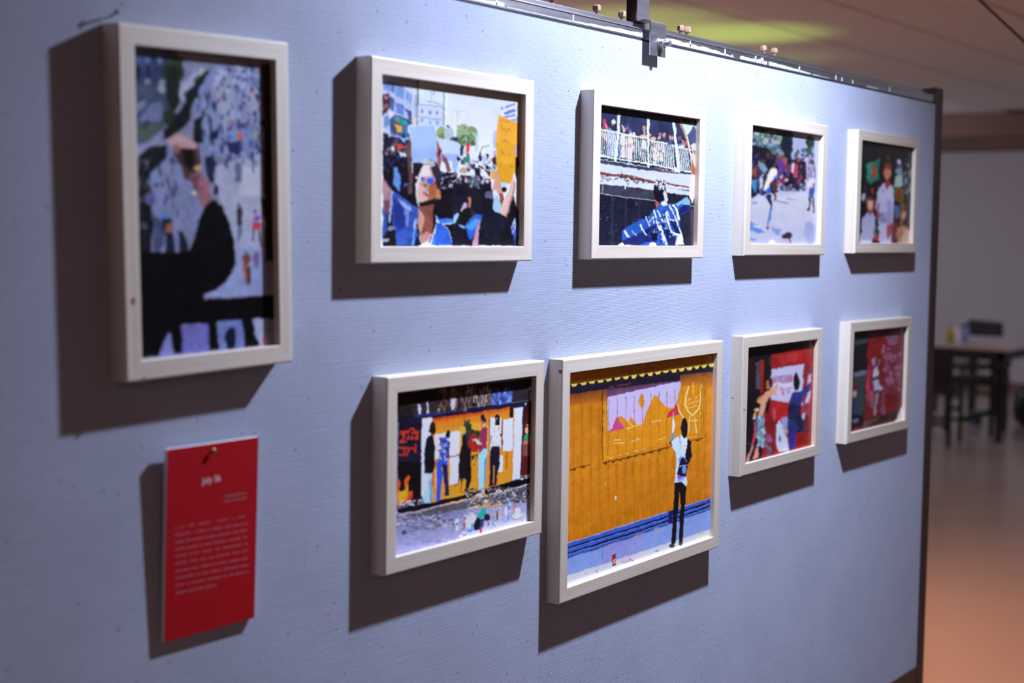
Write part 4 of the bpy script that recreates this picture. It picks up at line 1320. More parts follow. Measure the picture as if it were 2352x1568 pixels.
# ---------------------------------------------------------------- the hall
ZC = EYE + 1.07
XF, YB, YN, XL = 15.5, 6.4, -5.2, -3.6
def slab(name, *a, mat): return tag(box(name, *a, mat), kind='structure')
slab('floor', XL, XF, YN, YB, -0.08, 0.0, mat=M['floor'])
slab('wall_far', XF, XF + 0.12, YN, YB, 0.0, ZC + 0.1, mat=M['wall'])
slab('wall_back', XL, XF, YB, YB + 0.12, 0.0, ZC + 0.1, mat=M['wall'])
slab('wall_near', XL, XF, YN - 0.12, YN, 0.0, ZC + 0.1, mat=M['dim'])
slab('wall_left', XL - 0.12, XL, YN, YB, 0.0, ZC + 0.1, mat=M['dim'])
ceil = slab('ceiling', XL, XF, YN, YB, ZC + 0.012, ZC + 0.1, mat=M['void'])
bm = bmesh.new(); bbox(bm, -1.494, 1.494, -0.293, 0.293, -0.012, 0.0, 0.002); pme = mesh_from(bm, 'ceiling_board'); pme.materials.append(M['ceil'])
for j in range(19):
    y = 1.365 + 0.6 * (j - 11)
    for i in range(7):
        x = -2.0 + 3.0 * i + (1.5 if j % 2 else 0.0)
        if XL < x - 1.5 and x + 1.5 < XF and YN < y - 0.3 and y + 0.3 < YB:
            link('ceiling_board', pme, None, ceil, (x, y, ZC + 0.0119))
tag(box('trim_1', 13.2, 13.7, 1.6, YB, ZC - 0.20, ZC - 0.001, M['beam'], bev=0.01), kind='structure')
tag(box('trim_2', XF - 0.35, XF, YN, YB, ZC - 0.22, ZC - 0.001, M['beam'], bev=0.01), kind='structure')
tag(box('baseboard_far', XF - 0.02, XF, YN, YB, 0.0, 0.10, M['beam']), kind='structure')

# ---------------------------------------------------------------- the display panel
PZ0, PZ1, PX0, PX1 = EYE - 1.016, EYE + 0.2975, 0.18, 3.368
panel = tag(empty('display_panel', ((PX0 + PX1) / 2, 0.02, 0.0)), 'tall free-standing display panel covered in grey-blue woven fabric, carrying all the framed photos', 'display panel')
def on_panel(o):
    o.parent = panel; o.location = Vector(o.location) - panel.location; return o
on_panel(box('fabric_board', PX0, PX1, 0.0, 0.016, PZ0, PZ1 - 0.002, M['fabric']))
on_panel(box('gap_strip', PX0, PX1, 0.0015, 0.02, PZ1 - 0.0021, PZ1 + 0.003, M['gap']))  # dark strip standing in for the shaded gap under the rail
rail = on_panel(box('top_rail', PX0 - 0.03, PX1, 0.0005, 0.022, PZ1 + 0.001, PZ1 + 0.0165, M['steel'], bev=0.0008)); rail['label'] = 'scuffed grey steel rail with flakes of white paint'
on_panel(box('rail_flange', PX0 - 0.03, PX1, 0.010, 0.026, PZ1 + 0.0160, PZ1 + 0.0262, M['steel'], bev=0.0006))
on_panel(box('rail_lip', PX0 - 0.03, PX1, -0.0008, 0.010, PZ1 + 0.0155, PZ1 + 0.0172, M['zinc'], bev=0.0003))
def paint_patch(pts):
    bm = bmesh.new(); f = [bm.verts.new((p.x, -0.0002, p.z)) for p in pts]; b = [bm.verts.new((p.x, 0.0010, p.z)) for p in pts]; n = len(pts)
    bm.faces.new(f[::-1]); bm.faces.new(b)
    for k in range(n): bm.faces.new((f[k], f[(k + 1) % n], b[(k + 1) % n], b[k]))
    o = link('paint_flake', mesh_from(bm, 'paint_flake'), M['paint'], rail); return o
def strip(x0, x1, h0, h1, jag=0.35, n=14):
    lo = PZ1 + 0.0035; pts = []
    for k in range(n + 1):
        t = k / n; pts.append(Vector((x0 + (x1 - x0) * t, 0, lo + max(0.0006, (h0 + (h1 - h0) * t) * (1 - jag * random.random())))))
    return [Vector((x0, 0, lo)), Vector((x1, 0, lo))] + pts[::-1]
for a in ((1.585, 1.639, 0.0010, 0.0040), (1.640, 1.674, 0.0045, 0.0062), (1.68, 1.80, 0.001, 0.0012), (1.80, 2.03, 0.0008, 0.0078), (2.03, 2.05, 0.0078, 0.0082), (2.07, 2.26, 0.0088, 0.0070), (2.26, 2.36, 0.0085, 0.0010), (2.385, 2.49, 0.0055, 0.0080), (2.50, 2.68, 0.0075, 0.0022), (2.69, 2.77, 0.0018, 0.0006), (2.96, 3.02, 0.002, 0.003)):
    paint_patch(strip(*a))
for x, hh in ((1.655, 0.011), (1.845, 0.0105), (2.20, 0.011), (2.325, 0.011), (2.352, 0.004), (2.443, 0.011), (2.466, 0.010), (2.472, 0.010), (2.628, 0.010), (2.80, 0.009), (2.83, 0.008), (2.885, 0.007), (3.085, 0.010)):
    paint_patch([Vector((x, 0, PZ1 + 0.004)), Vector((x + 0.0035, 0, PZ1 + 0.004)), Vector((x + 0.003, 0, PZ1 + 0.004 + hh)), Vector((x + 0.0006, 0, PZ1 + 0.0036 + hh))])
on_panel(box('post', 3.368, 3.408, -0.004, 0.034, 0.0, EYE + 0.333, M['post'], bev=0.002))
on_panel(box('post', PX0 - 0.04, PX0, -0.004, 0.034, 0.0, EYE + 0.333, M['post'], bev=0.002))
on_panel(box('bottom_rail', PX0, 3.368, -0.002, 0.03, PZ0 - 0.042, PZ0, M['timber'], bev=0.002))
# rusty studs with nuts standing on the rail flange
bm = bmesh.new(); cyl(bm, (0, 0, 0), (0, 0, 0.0145), 0.0028, seg=12); stud_me = mesh_from(bm, 'bolt', True); stud_me.materials.append(M['rust'])
bm = bmesh.new(); lathe(bm, [(0.0048, 0), (0.0062, 0.0008), (0.0064, 0.0040), (0.0066, 0.0042), (0.0064, 0.0078), (0.0040, 0.0098)], 6); nut_me = mesh_from(bm, 'nut'); nut_me.materials.append(M['rust'])
for px, py in ((1268, 0), (1371, 30), (1428, 44), (1563, 76), (1578, 79), (1755, 122), (1778, 127), (2144, 210)):
    p = on_y(px, py, 0.018)
    bo = link('bolt', stud_me, None, None, (p.x, 0.018, PZ1 + 0.0260)); on_panel(bo); bo.rotation_euler = (random.uniform(-.1, .1), random.uniform(-.1, .1), random.random())
    link('nut', nut_me, None, bo, (0, 0, 0.0058))

# ---------------------------------------------------------------- hanger bracket clamped over the rail
hb = tag(empty('hanger_bracket', (2.07, 0.0, PZ1 + 0.03)), 'bent grey steel hanger strap bolted over the top rail, rising to the ceiling', 'bracket')
def on_hb(o): o.parent = hb; o.location = Vector(o.location) - hb.location; return o
bm = bmesh.new()
prof = [(-0.0140, EYE + 0.2735), (-0.0140, EYE + 0.3250), (-0.0125, EYE + 0.3270), (0.0020, EYE + 0.3270), (0.0034, EYE + 0.3290), (0.0034, ZC - 0.002)]
t = 0.0026
inner = [(-0.0140 + t, EYE + 0.2735), (-0.0140 + t, EYE + 0.3232), (-0.0118, EYE + 0.3244), (0.0040, EYE + 0.3244), (0.0060, EYE + 0.3276), (0.0060, ZC - 0.002)]
for (a0, a1), (b0, b1), (c0, c1), (d0, d1) in zip(prof, prof[1:], inner[1:], inner):
    wid = lambda z: (2.0480, 2.0950) if z < EYE + 0.3265 else (2.0330, 2.0700)
    up = min(a1, b1) >= EYE + 0.3265
    x0, x1 = (2.0345, 2.0715) if up else (2.0480, 2.0950)
    quad = [(a0, a1), (b0, b1), (c0, c1), (d0, d1)]
    va = [bm.verts.new((x0, y, z)) for y, z in quad]; vb = [bm.verts.new((x1, y, z)) for y, z in quad]
    bm.faces.new(va); bm.faces.new(vb[::-1])
    for k in range(4): bm.faces.new((va[k], vb[k], vb[(k + 1) % 4], va[(k + 1) % 4]))
on_hb(link('strap', mesh_from(bm, 'strap'), M['steel']))
on_hb(box('hanger_bar', 2.0345, 2.0715, 0.0062, 0.0235, EYE + 0.3245, ZC - 0.002, M['post'], bev=0.001))
c = Vector((2.0775, 0, EYE + 0.2930))
bm = bmesh.new(); cyl(bm, (c.x, -0.0140, c.z), (c.x, -0.0155, c.z), 0.0098, seg=24); on_hb(link('washer', mesh_from(bm, 'washer'), M['zinc']))
bm = bmesh.new(); cyl(bm, (c.x, -0.0155, c.z), (c.x, -0.0225, c.z), 0.0078, seg=6); bmesh.ops.bevel(bm, geom=bm.edges[:], offset=0.0006, segments=1, affect='EDGES'); on_hb(link('nut', mesh_from(bm, 'nut'), M['zinc']))
bm = bmesh.new()
for k in range(6): cyl(bm, (c.x, -0.0225 - 0.0017 * k, c.z), (c.x, -0.0225 - 0.0017 * k - 0.0010, c.z), 0.0047, 0.0041, seg=16); cyl(bm, (c.x, -0.0225 - 0.0017 * k - 0.0010, c.z), (c.x, -0.0225 - 0.0017 * (k + 1), c.z), 0.0041, 0.0047, seg=16)
on_hb(link('bolt', mesh_from(bm, 'bolt'), M['zinc']))

# ---------------------------------------------------------------- framed photographs
MW, MD, REC = 0.0207, 0.0238, 0.0082
FR = {1: (1.1132, 0.0213, 0.2403, 0.3588, 0.0234), 2: (1.5428, 0.0793, 0.3444, 0.2489, -0.0011), 3: (2.0443, 0.0795, 0.3491, 0.2494, -0.003), 4: (2.5426, 0.0813, 0.3443, 0.2494, -0.0038), 5: (3.0376, 0.0828, 0.3441, 0.2493, -0.0031),
      6: (1.5767, -0.3107, 0.347, 0.2489, -0.0046), 7: (2.0486, -0.3687, 0.5021, 0.3603, 0.0025), 8: (2.5462, -0.3106, 0.3411, 0.2496, -0.0012), 9: (3.0262, -0.3066, 0.3454, 0.249, -0.0092)}
LB = {1: 'pale pine frame hung upright, photo of a raised arm above a crowded street', 2: 'pale pine frame, photo of a protest crowd with blue sunglasses man and yellow placard',
      3: 'pale pine frame, photo of a man in blue shirt below a railed balcony', 4: 'pale pine frame, photo of people running on a sunlit street', 5: 'pale pine frame, dark photo of people in white with a green and red flag',
      6: 'pale pine frame, photo of five people painting a yellow street mural', 7: 'large pale pine frame, photo of a person painting a yellow corrugated wall', 8: 'pale pine frame, photo of two people painting lettering on a red wall',
      9: 'pale pine frame, dark red photo of white painted figures on a wall'}
mcache = {}
def moulding(length):
    key = round(length, 4)
    if key in mcache: return mcache[key]
    # cross-section: o = distance in from the outer edge, d = distance out from the panel
    pr = [(0.0, 0.0), (0.0, MD - 0.0018), (0.0006, MD - 0.0006), (0.0018, MD), (MW - 0.0008, MD), (MW - 0.0002, MD - 0.0003), (MW, MD - 0.0009), (MW, 0.0)]
    bm = bmesh.new(); h = length / 2
    A = [bm.verts.new((-h + o, -d, o)) for o, d in pr]; B = [bm.verts.new((h - o, -d, o)) for o, d in pr]; n = len(pr)
    for k in range(n): bm.faces.new((A[k], A[(k + 1) % n], B[(k + 1) % n], B[k]))
    bm.faces.new(A[::-1]); bm.faces.new(B)
    me = mesh_from(bm, 'moulding'); me.materials.append(M['wood']); mcache[key] = me
    return me

GAINK = (2.68, 3.05, 4.01); AMB = (0.09, 0.06, 0.06)
def lin(v): v /= 255.0; return v / 12.92 if v <= 0.04045 else ((v + 0.055) / 1.055) ** 2.4
def to_px(p):
    d = p - CAM; z = d.dot(F_); return (W / 2 + FPX * d.dot(R_) / z, H / 2 - FPX * d.dot(U_) / z)
def value_noise(rg, ny, nx, cell):
    gy, gx = int(ny / cell) + 3, int(nx / cell) + 3
    g = rg.random((gy, gx)); y = np.arange(ny) / cell; x = np.arange(nx) / cell
    y0 = y.astype(int); x0 = x.astype(int); fy = (y - y0)[:, None]; fx = (x - x0)[None, :]
    fy = fy * fy * (3 - 2 * fy); fx = fx * fx * (3 - 2 * fx)
    A_ = g[y0][:, x0]; B_ = g[y0][:, x0 + 1]; C_ = g[y0 + 1][:, x0]; D_ = g[y0 + 1][:, x0 + 1]
    return (A_ * (1 - fx) + B_ * fx) * (1 - fy) + (C_ * (1 - fx) + D_ * fx) * fy * 1.0
def blur(im, s):
    r = max(1, int(math.ceil(2.5 * s))); k = np.exp(-0.5 * (np.arange(-r, r + 1) / s) ** 2); k /= k.sum()
    for ax in (0, 1):
        pd = [(0, 0)] * 3; pd[ax] = (r, r); q = np.pad(im, pd, mode='edge'); im = sum(k[i] * np.take(q, np.arange(i, i + im.shape[ax]), axis=ax) for i in range(2 * r + 1))
    return im
#       tone, edge wander, softness and grain of each print (in photo pixels)
LOOK = {1: (0.85, 1.3, 1.7, 1.0), 2: (1.0, 1.0, 0.9, 1.0), 3: (1.0, 1.0, 0.75, 0.9), 4: (0.95, 1.3, 1.5, 1.0), 5: (0.72, 2.0, 1.6, 1.0), 6: (1.0, 0.9, 0.8, 0.9), 7: (1.0, 0.7, 0.7, 0.7), 8: (0.85, 1.2, 1.4, 1.0), 9: (0.75, 2.0, 1.6, 1.0)}
CELL = 1.1
def make_print(idx, text, root, hw, hh, rot, cx, cz):
    """paints the picture on a fine grid of points in the plane of the print and links it as the printed board"""
    tone, wander, soft, grain = LOOK[idx]
    yp = -(MD - REC); ca, sa = math.cos(rot), math.sin(rot)
    def to_local(px, py):
        p = on_y(px, py, yp); dx, dz = p.x - cx, p.z - cz
        return (ca * dx + sa * dz, -sa * dx + ca * dz)
    def world(lx, lz): return Vector((cx + ca * lx - sa * lz, yp, cz + sa * lx + ca * lz))
    c_ = [to_px(world(sx * hw, sz * hh)) for sx, sz in ((-1, 1), (1, 1), (1, -1), (-1, -1))]
    nx = int((math.dist(c_[0], c_[1]) + math.dist(c_[3], c_[2])) / 2 / CELL) + 1; nz = int((math.dist(c_[0], c_[3]) + math.dist(c_[1], c_[2])) / 2 / CELL) + 1
    img = np.zeros((nz, nx, 3)); rg = np.random.default_rng(100 + idx)
    hexlin = lambda hx: np.array([lin(int(hx[k:k + 2], 16)) for k in (0, 2, 4)])
    def grid(pts):
        out = []
        for x, y in pts:
            l = to_local(x, y); out.append(((l[0] + hw) / (2 * hw) * (nx - 1), (hh - l[1]) / (2 * hh) * (nz - 1)))
        return np.array(out)
    def emit(pts, c0, c1=None):
        g = grid(pts); x0, y0 = np.floor(g.min(0)).astype(int); x1, y1 = np.ceil(g.max(0)).astype(int)
        x0, y0, x1, y1 = max(0, x0), max(0, y0), min(nx - 1, x1), min(nz - 1, y1)
        if x1 < x0 or y1 < y0: return
        X = np.arange(x0, x1 + 1)[None, :] + 1e-4; Y = np.arange(y0, y1 + 1)[:, None] + 1e-4
        ins = np.zeros((y1 - y0 + 1, x1 - x0 + 1), bool)
        for k in range(len(g)):
            (ax, ay), (bx, by) = g[k - 1], g[k]
            if ay == by: continue
            ins ^= ((ay > Y) != (by > Y)) & (X < (bx - ax) * (Y - ay) / (by - ay) + ax)
        sub = img[y0:y1 + 1, x0:x1 + 1]; A_ = hexlin(c0)
        if c1 is None: sub[ins] = A_
        else:
            m0 = (g[0] + g[1]) / 2; m1 = (g[2] + g[3]) / 2; d = m1 - m0
            t_ = np.clip(((X - m0[0]) * d[0] + (Y - m0[1]) * d[1]) / (d @ d), 0, 1)[..., None]; sub[ins] = (A_ * (1 - t_) + hexlin(c1) * t_)[ins]
    X0 = Y0 = 0.0; S = 1.0
    def T(s_): x, y = s_.split(','); return (X0 + float(x) / S, Y0 + float(y) / S)
    def ell(ex, ey, rx, ry, deg, hx, n=16):
        c1, s1 = math.cos(math.radians(deg)), math.sin(math.radians(deg))
        emit([(X0 + (ex + rx * math.cos(6.28318 * k / n) * c1 - ry * math.sin(6.28318 * k / n) * s1) / S, Y0 + (ey + rx * math.cos(6.28318 * k / n) * s1 + ry * math.sin(6.28318 * k / n) * c1) / S) for k in range(n)], hx)
    for ln in text.strip().splitlines():
        if not ln: continue
        if ln[0] == '@': X0, Y0, S = (float(v) for v in ln[1:].split(',')); continue
        w = ln.split()
        if w[0] == 'base': img[:] = hexlin(w[1])
        elif w[0] == 'p': emit([T(s_) for s_ in w[2:]], w[1])
        elif w[0] == 'g': emit([T(s_) for s_ in w[3:7]], w[1], w[2])
        elif w[0] == 'e':
            v = [float(q) for q in w[2].split(',')]; ell(v[0], v[1], v[2], v[3], v[4] if len(v) > 4 else 0, w[1])
        elif w[0] == 'l':
            wd_ = max(0.55, float(w[2]) / S / 2); pts = [T(s_) for s_ in w[3:]]
            for (ax, ay), (bx, by) in zip(pts, pts[1:]):
                dx, dy = bx - ax, by - ay; n_ = math.hypot(dx, dy) or 1; ux, uy = dx / n_ * wd_, dy / n_ * wd_
                emit([(ax - ux * .4 - uy, ay - uy * .4 + ux), (bx + ux * .4 - uy, by + uy * .4 + ux), (bx + ux * .4 + uy, by + uy * .4 - ux), (ax - ux * .4 + uy, ay - uy * .4 - ux)], w[1])
        elif w[0] == 's':
            rs = random.Random(int(w[1])); rx, ry = (float(q) for q in w[3].split(',')); xa, ya = (float(q) for q in w[4].split(',')); xb, yb = (float(q) for q in w[5].split(','))
            for k in range(int(w[2])):
                f = rs.uniform(.6, 1.35); ell(rs.uniform(xa, xb), rs.uniform(ya, yb), rx * f, ry * rs.uniform(.6, 1.35), rs.uniform(-14, 14), rs.choice(w[6:]), 9)
    # drawn outlines wander a little, tones vary inside each shape, edges go soft as in a printed photograph
    wx = (value_noise(rg, nz, nx, 6) - .5) * 2 * wander + (value_noise(rg, nz, nx, 15) - .5) * 2 * wander; wy = (value_noise(rg, nz, nx, 6) - .5) * 2 * wander + (value_noise(rg, nz, nx, 15) - .5) * 2 * wander
    iy = np.clip(np.rint(np.arange(nz)[:, None] + wy / CELL), 0, nz - 1).astype(int); ix = np.clip(np.rint(np.arange(nx)[None, :] + wx / CELL), 0, nx - 1).astype(int)
    img = img[iy, ix]
    lum = img @ np.array([0.3, 0.59, 0.11])
    amp = grain * (0.16 + 0.84 * np.clip(1 - lum / 0.42, 0, 1))
    tex = 0.34 * (value_noise(rg, nz, nx, 4) - .5) + 0.42 * (value_noise(rg, nz, nx, 9) - .5) + 0.40 * (value_noise(rg, nz, nx, 22) - .5) + 0.20 * (rg.random((nz, nx)) - .5)
    img = img * (1 + amp * tex)[..., None]
    img = img * (1 + 0.10 * amp[..., None] * (np.stack([value_noise(rg, nz, nx, 13) for _ in range(3)], -1) - .5) * 2)
    img = blur(img, soft / CELL)
    LX = np.linspace(-hw, hw, nx)[None, :]; LZ = np.linspace(hh, -hh, nz)[:, None]
    wxx = cx + ca * LX - sa * LZ - KEY.x; wzz = cz + sa * LX + ca * LZ - KEY.z; dy = yp - KEY.y; n2 = wxx ** 2 + wzz ** 2 + dy ** 2; n = np.sqrt(n2)
    ax_ = (AIM - KEY).normalized(); cH = math.cos(SPOT_HALF)
    t_ = np.clip(((wxx * ax_.x + dy * ax_.y + wzz * ax_.z) / n - cH) / ((1 - cH) * SPOT_BLEND), 0, 1)
    e = abs(dy) / (n2 * n) * n2 / (n2 + SPOT_SMOOTH) * t_ * t_ * (3 - 2 * t_)      # light falling on the print: divided out, so that the colours are the ink's own
    col = np.ones((nz, nx, 4), np.float32)
    for k in range(3): col[..., k] = np.clip(tone * img[..., k] / (GAINK[k] * e + AMB[k]), 0.004, 0.93)
    V = np.empty((nz * nx + 8, 3), np.float32); V[:nz * nx, 0] = np.broadcast_to(LX, (nz, nx)).ravel(); V[:nz * nx, 1] = yp; V[:nz * nx, 2] = np.broadcast_to(LZ, (nz, nx)).ravel()
    V[nz * nx:] = [(sx * hw, y, sz * hh) for y in (yp + 1e-5, yp + 0.002) for sx, sz in ((-1, -1), (1, -1), (1, 1), (-1, 1))]
    i0 = (np.arange(nz - 1)[:, None] * nx + np.arange(nx - 1)[None, :]).ravel()
    Q = np.stack([i0, i0 + nx, i0 + nx + 1, i0 + 1], -1); o_ = nz * nx
    Q = np.concatenate([Q, np.array([(o_ + k, o_ + (k + 1) % 4, o_ + 4 + (k + 1) % 4, o_ + 4 + k) for k in range(4)] + [(o_ + 4, o_ + 5, o_ + 6, o_ + 7)])]).astype(np.int32)
    me = bpy.data.meshes.new('photo_print'); me.vertices.add(len(V)); me.vertices.foreach_set('co', V.ravel())
    me.loops.add(Q.size); me.loops.foreach_set('vertex_index', Q.ravel()); me.polygons.add(len(Q)); me.polygons.foreach_set('loop_start', np.arange(0, Q.size, 4, dtype=np.int32))
    me.update(calc_edges=True)
    at = me.color_attributes.new('Col', 'FLOAT_COLOR', 'POINT'); at.data.foreach_set('color', np.concatenate([col.reshape(-1, 4), np.full((8, 4), 0.5, np.float32)]).ravel())
    return link('photo_print', me, M['prnt'], root)

for i, (cx, cz, w_, h_, rot) in FR.items():
    root = tag(empty('picture_frame', (cx, -0.0003, EYE + cz)), LB[i], 'picture frame', 'framed photographs on the fabric panel')
    root.rotation_euler = (0, -rot, 0)
    for k, (ln_, ang, pos) in enumerate(((w_, 0, (0, 0, -h_ / 2)), (w_, math.pi, (0, 0, h_ / 2)), (h_, math.pi / 2, (-w_ / 2, 0, 0)), (h_, -math.pi / 2, (w_ / 2, 0, 0)))):
        o = link('moulding', moulding(ln_), None, root, pos); o.rotation_euler = (0, ang, 0)
    make_print(i, PRINTS[i], root, w_ / 2 - MW, h_ / 2 - MW, rot, cx, EYE + cz)
    root['pidx'] = i
    def knot(px, py, rx, rz, side=False):
        bm = bmesh.new(); n = 14
        if side:
            x = cx - w_ / 2; d = ray(px, py); p = CAM + d * ((x - CAM.x) / d.x)
            ring = [(x - 0.00015 - cx, p.y + rx * math.cos(6.2832 * k / n), p.z - EYE - cz + rz * math.sin(6.2832 * k / n)) for k in range(n)]
            back = [(x + 0.0004 - cx, y, z) for _, y, z in ring]
        else:
            p = on_y(px, py, -MD); ring = [(p.x - cx + rx * math.cos(6.2832 * k / n), -MD - 0.00012, p.z - EYE - cz + rz * math.sin(6.2832 * k / n)) for k in range(n)]
            back = [(x, -MD + 0.0004, z) for x, _, z in ring]
        a = [bm.verts.new(v) for v in ring]; b = [bm.verts.new(v) for v in back]
        bm.faces.new(a); bm.faces.new(b[::-1])
        for k in range(n): bm.faces.new((a[k], a[(k + 1) % n], b[(k + 1) % n], b[k]))
        link('knot', mesh_from(bm, 'knot'), M['knot'], root)
    if i == 1: knot(301, 686, 0.0026, 0.0042); knot(323, 868, 0.0026, 0.0026)
    if i == 7: knot(1287.5, 852, 0.0034, 0.0030, True)
    if i == 8: knot(1709, 941, 0.0030, 0.0016); knot(1682.5, 914, 0.0014, 0.0012, True)
for o in [o for o in bpy.data.objects if 'pidx' in o]: del o['pidx']

# a nail peeping over the upright frame
p = on_y(259, 40, -0.004); bm = bmesh.new(); cyl(bm, (p.x, 0.0, p.z + 0.001), (p.x - 0.002, -0.012, p.z + 0.0045), 0.0011, seg=10); cyl(bm, (p.x - 0.002, -0.012, p.z + 0.0045), (p.x - 0.0022, -0.0132, p.z + 0.0049), 0.0024, seg=12)
tag(link('nail', mesh_from(bm, 'nail'), M['iron']), 'small dark nail peeping over the upright frame with the raised arm photo', 'nail')

# ---------------------------------------------------------------- the red caption card
CX, CZ, CW, CH, CR, Y0c, Y1c, CT = 1.128, EYE - 0.3415, 0.134, 0.2078, -0.0059, 0.0011, 0.0064, 0.0050
card = tag(empty('caption_card', (CX, -(Y0c + Y1c) / 2, CZ)), 'red caption card on white foam board titled July 36, pinned below the upright frame', 'caption card')
tilt = math.atan2(Y1c - Y0c, CH)
card.rotation_euler = (tilt, -CR, 0)
bm = bmesh.new(); bbox(bm, -CW / 2, CW / 2, -CT + 0.0004, 0.0, -CH / 2, CH / 2); link('foam_board', mesh_from(bm, 'foam_board'), M['foam'], card)
bm = bmesh.new(); bbox(bm, -CW / 2, CW / 2, -CT, -CT + 0.0004, -CH / 2, CH / 2); link('red_face', mesh_from(bm, 'red_face'), M['card'], card)
bpy.context.view_layer.update()
Mi = card.matrix_world.inverted()
def card_pt(px, py):
    a = Mi @ CAM; b = Mi.to_3x3() @ ray(px, py); t_ = (-CT - a.y) / b.y; q = a + b * t_; return (q.x, q.z)
def text_part(name, s, x, z, size, mat, align='LEFT', bold=0.0):
    cu = bpy.data.curves.new(name, 'FONT'); cu.body = s; cu.size = size; cu.align_x = align; cu.extrude = 0.00004; cu.offset = bold
    o = bpy.data.objects.new(name, cu); COL.objects.link(o)
    dg = bpy.context.evaluated_depsgraph_get(); me = bpy.data.meshes.new_from_object(o.evaluated_get(dg)); bpy.data.objects.remove(o)
    for v in me.vertices: v.co = Vector((v.co.x, -v.co.z, v.co.y))
    return link(name, me, mat, card, (x, -CT - 0.00004, z))
a = card_pt(469, 1110); b = card_pt(503, 1103); tz = a[1]
text_part('title_lettering', 'July 36', (a[0] + b[0]) / 2, tz, 0.0098, M['inkw'], 'CENTER', 0.00005)
# the lines of small print are out of focus in the photograph: word-shaped strokes where each word stands
def words(name, rows, mat, xh, dens):
    bm = bmesh.new(); rg = random.Random(4)
    for x0, y0, x1, y1, cuts in rows:
        for u0, u1 in cuts:
            u = u0; tot = x1 - x0
            while u < u1 - 0.004:
                lw = rg.uniform(0.011, 0.019); e_ = min(u + lw * 0.72, u1)
                A = card_pt(x0 + tot * u, y0 + (y1 - y0) * u); B = card_pt(x0 + tot * e_, y0 + (y1 - y0) * e_)
                hgt = xh * (1.45 if rg.random() < 0.28 else 1.0); low = -0.35 * xh if rg.random() < 0.10 else 0.0
                st = (B[0] - A[0]) * 0.34
                for (xa, xb, za, zb) in ((A[0], A[0] + st, A[1] + low, A[1] + hgt), (B[0] - st, B[0], A[1], A[1] + xh), (A[0], B[0], A[1] + xh * (0.78 if rg.random() < .6 else 0.05), A[1] + xh * (1.0 if rg.random() < .6 else 0.3))):
                    if zb > za: bbox(bm, xa, xb, -CT - 0.00006, -CT + 0.00002, za, zb)
                u += lw
    return link(name, mesh_from(bm, name), mat, card)
full = lambda *c: list(c)
rows = []
base = [(402, 1215, 567, 1187), (402, 1231, 568, 1204), (402, 1248, 568, 1219), (402, 1264, 568, 1235), (402, 1280, 569, 1250), (402, 1297, 570, 1266), (403, 1314, 570, 1283), (403, 1330, 571, 1299), (403, 1347, 571, 1314)]
cuts = [None, [(0, .22), (.27, .30), (.32, .42), (.45, .48), (.51, .66), (.69, .78), (.80, .93), (.95, 1)], [(0, .12), (.14, .39), (.42, .58), (.60, .78), (.81, .87), (.89, 1)], [(0, .12), (.14, .32), (.35, .38), (.41, .51), (.54, .72), (.75, .91), (.94, 1)],
        [(0, .16), (.20, .24), (.27, .33), (.38, .51), (.56, .62), (.66, .92), (.96, 1)], [(0, .17), (.21, .31), (.35, .43), (.46, .53), (.56, .75), (.79, .88), (.92, .95), (.97, 1)], [(0, .21), (.23, .34), (.36, .56), (.58, .70), (.74, .88), (.90, 1)],
        [(0, .26), (.29, .34), (.37, .46), (.49, .63), (.66, .86), (.88, 1)], [(0, .12), (.16, .19), (.22, .40), (.44, .62), (.65, .72), (.74, .80), (.82, .95), (.97, 1)]]
for bs, ct in list(zip(base, cuts))[1:]: rows.append((*bs, ct))
rows.append((404, 1364, 571, 1330, [(0, .15), (.17, .38), (.40, .56)]))
words('small_print', rows, M['ink'], 0.0021, 1)
words('byline', [(517, 1142, 567, 1134, [(0, .38), (.42, 1)]), (515, 1153, 567, 1145, [(0, .3), (.33, 1)])], M['ink'], 0.0022, 1)
A = card_pt(402, 1215); B = card_pt(567, 1187); tw = B[0] - A[0]
for s_, u in (('In', 0.0), ('July', .075), ('2024,', .19), ('Bangladesh', .335), ('witnessed', .585), ('a', .81), ('student', .865)):
    q = card_pt(402 + 165 * u, 1215 - 28 * u); text_part('opening_line', s_, q[0], q[1], 0.0040, M['ink'])
q = card_pt(486, 1035)
bm = bmesh.new(); lathe(bm, [(0.0012, 0.0), (0.0012, 0.0030), (0.0030, 0.0030), (0.0034, 0.0036), (0.0030, 0.0046), (0.0012, 0.0052)], 16); me = mesh_from(bm, 'nail', True)
nl = tag(link('nail', me, M['brass']), 'brass nail pinning the top of the red caption card', 'nail')
nl.matrix_world = card.matrix_world @ Matrix.Translation((q[0], -CT + 0.0004, q[1])) @ Matrix.Rotation(math.radians(90), 4, 'X')

# ---------------------------------------------------------------- slack cable under the ceiling
w0 = CAM + ray(2250, 0) * (3.9 / FPX); w1 = CAM + ray(2352, 95) * (3.9 / FPX)
d = (w1 - w0).normalized(); k0 = (ZC - 0.001 - w0.z) / d.z
P0 = w0 + d * k0; P3 = w1 + d * 0.5
cab = tag(tube('cable', [P0, w0 + d * (k0 * 0.5), w0, (w0 + w1) / 2, w1, w1 + d * 0.25, P3, P3 + Vector((0.10, -0.5, 0.10)), Vector((P3.x + 0.2, P3.y - 1.2, ZC - 0.001))], 0.0032, M['cable']), 'thin black cable slung below the ceiling', 'cable')

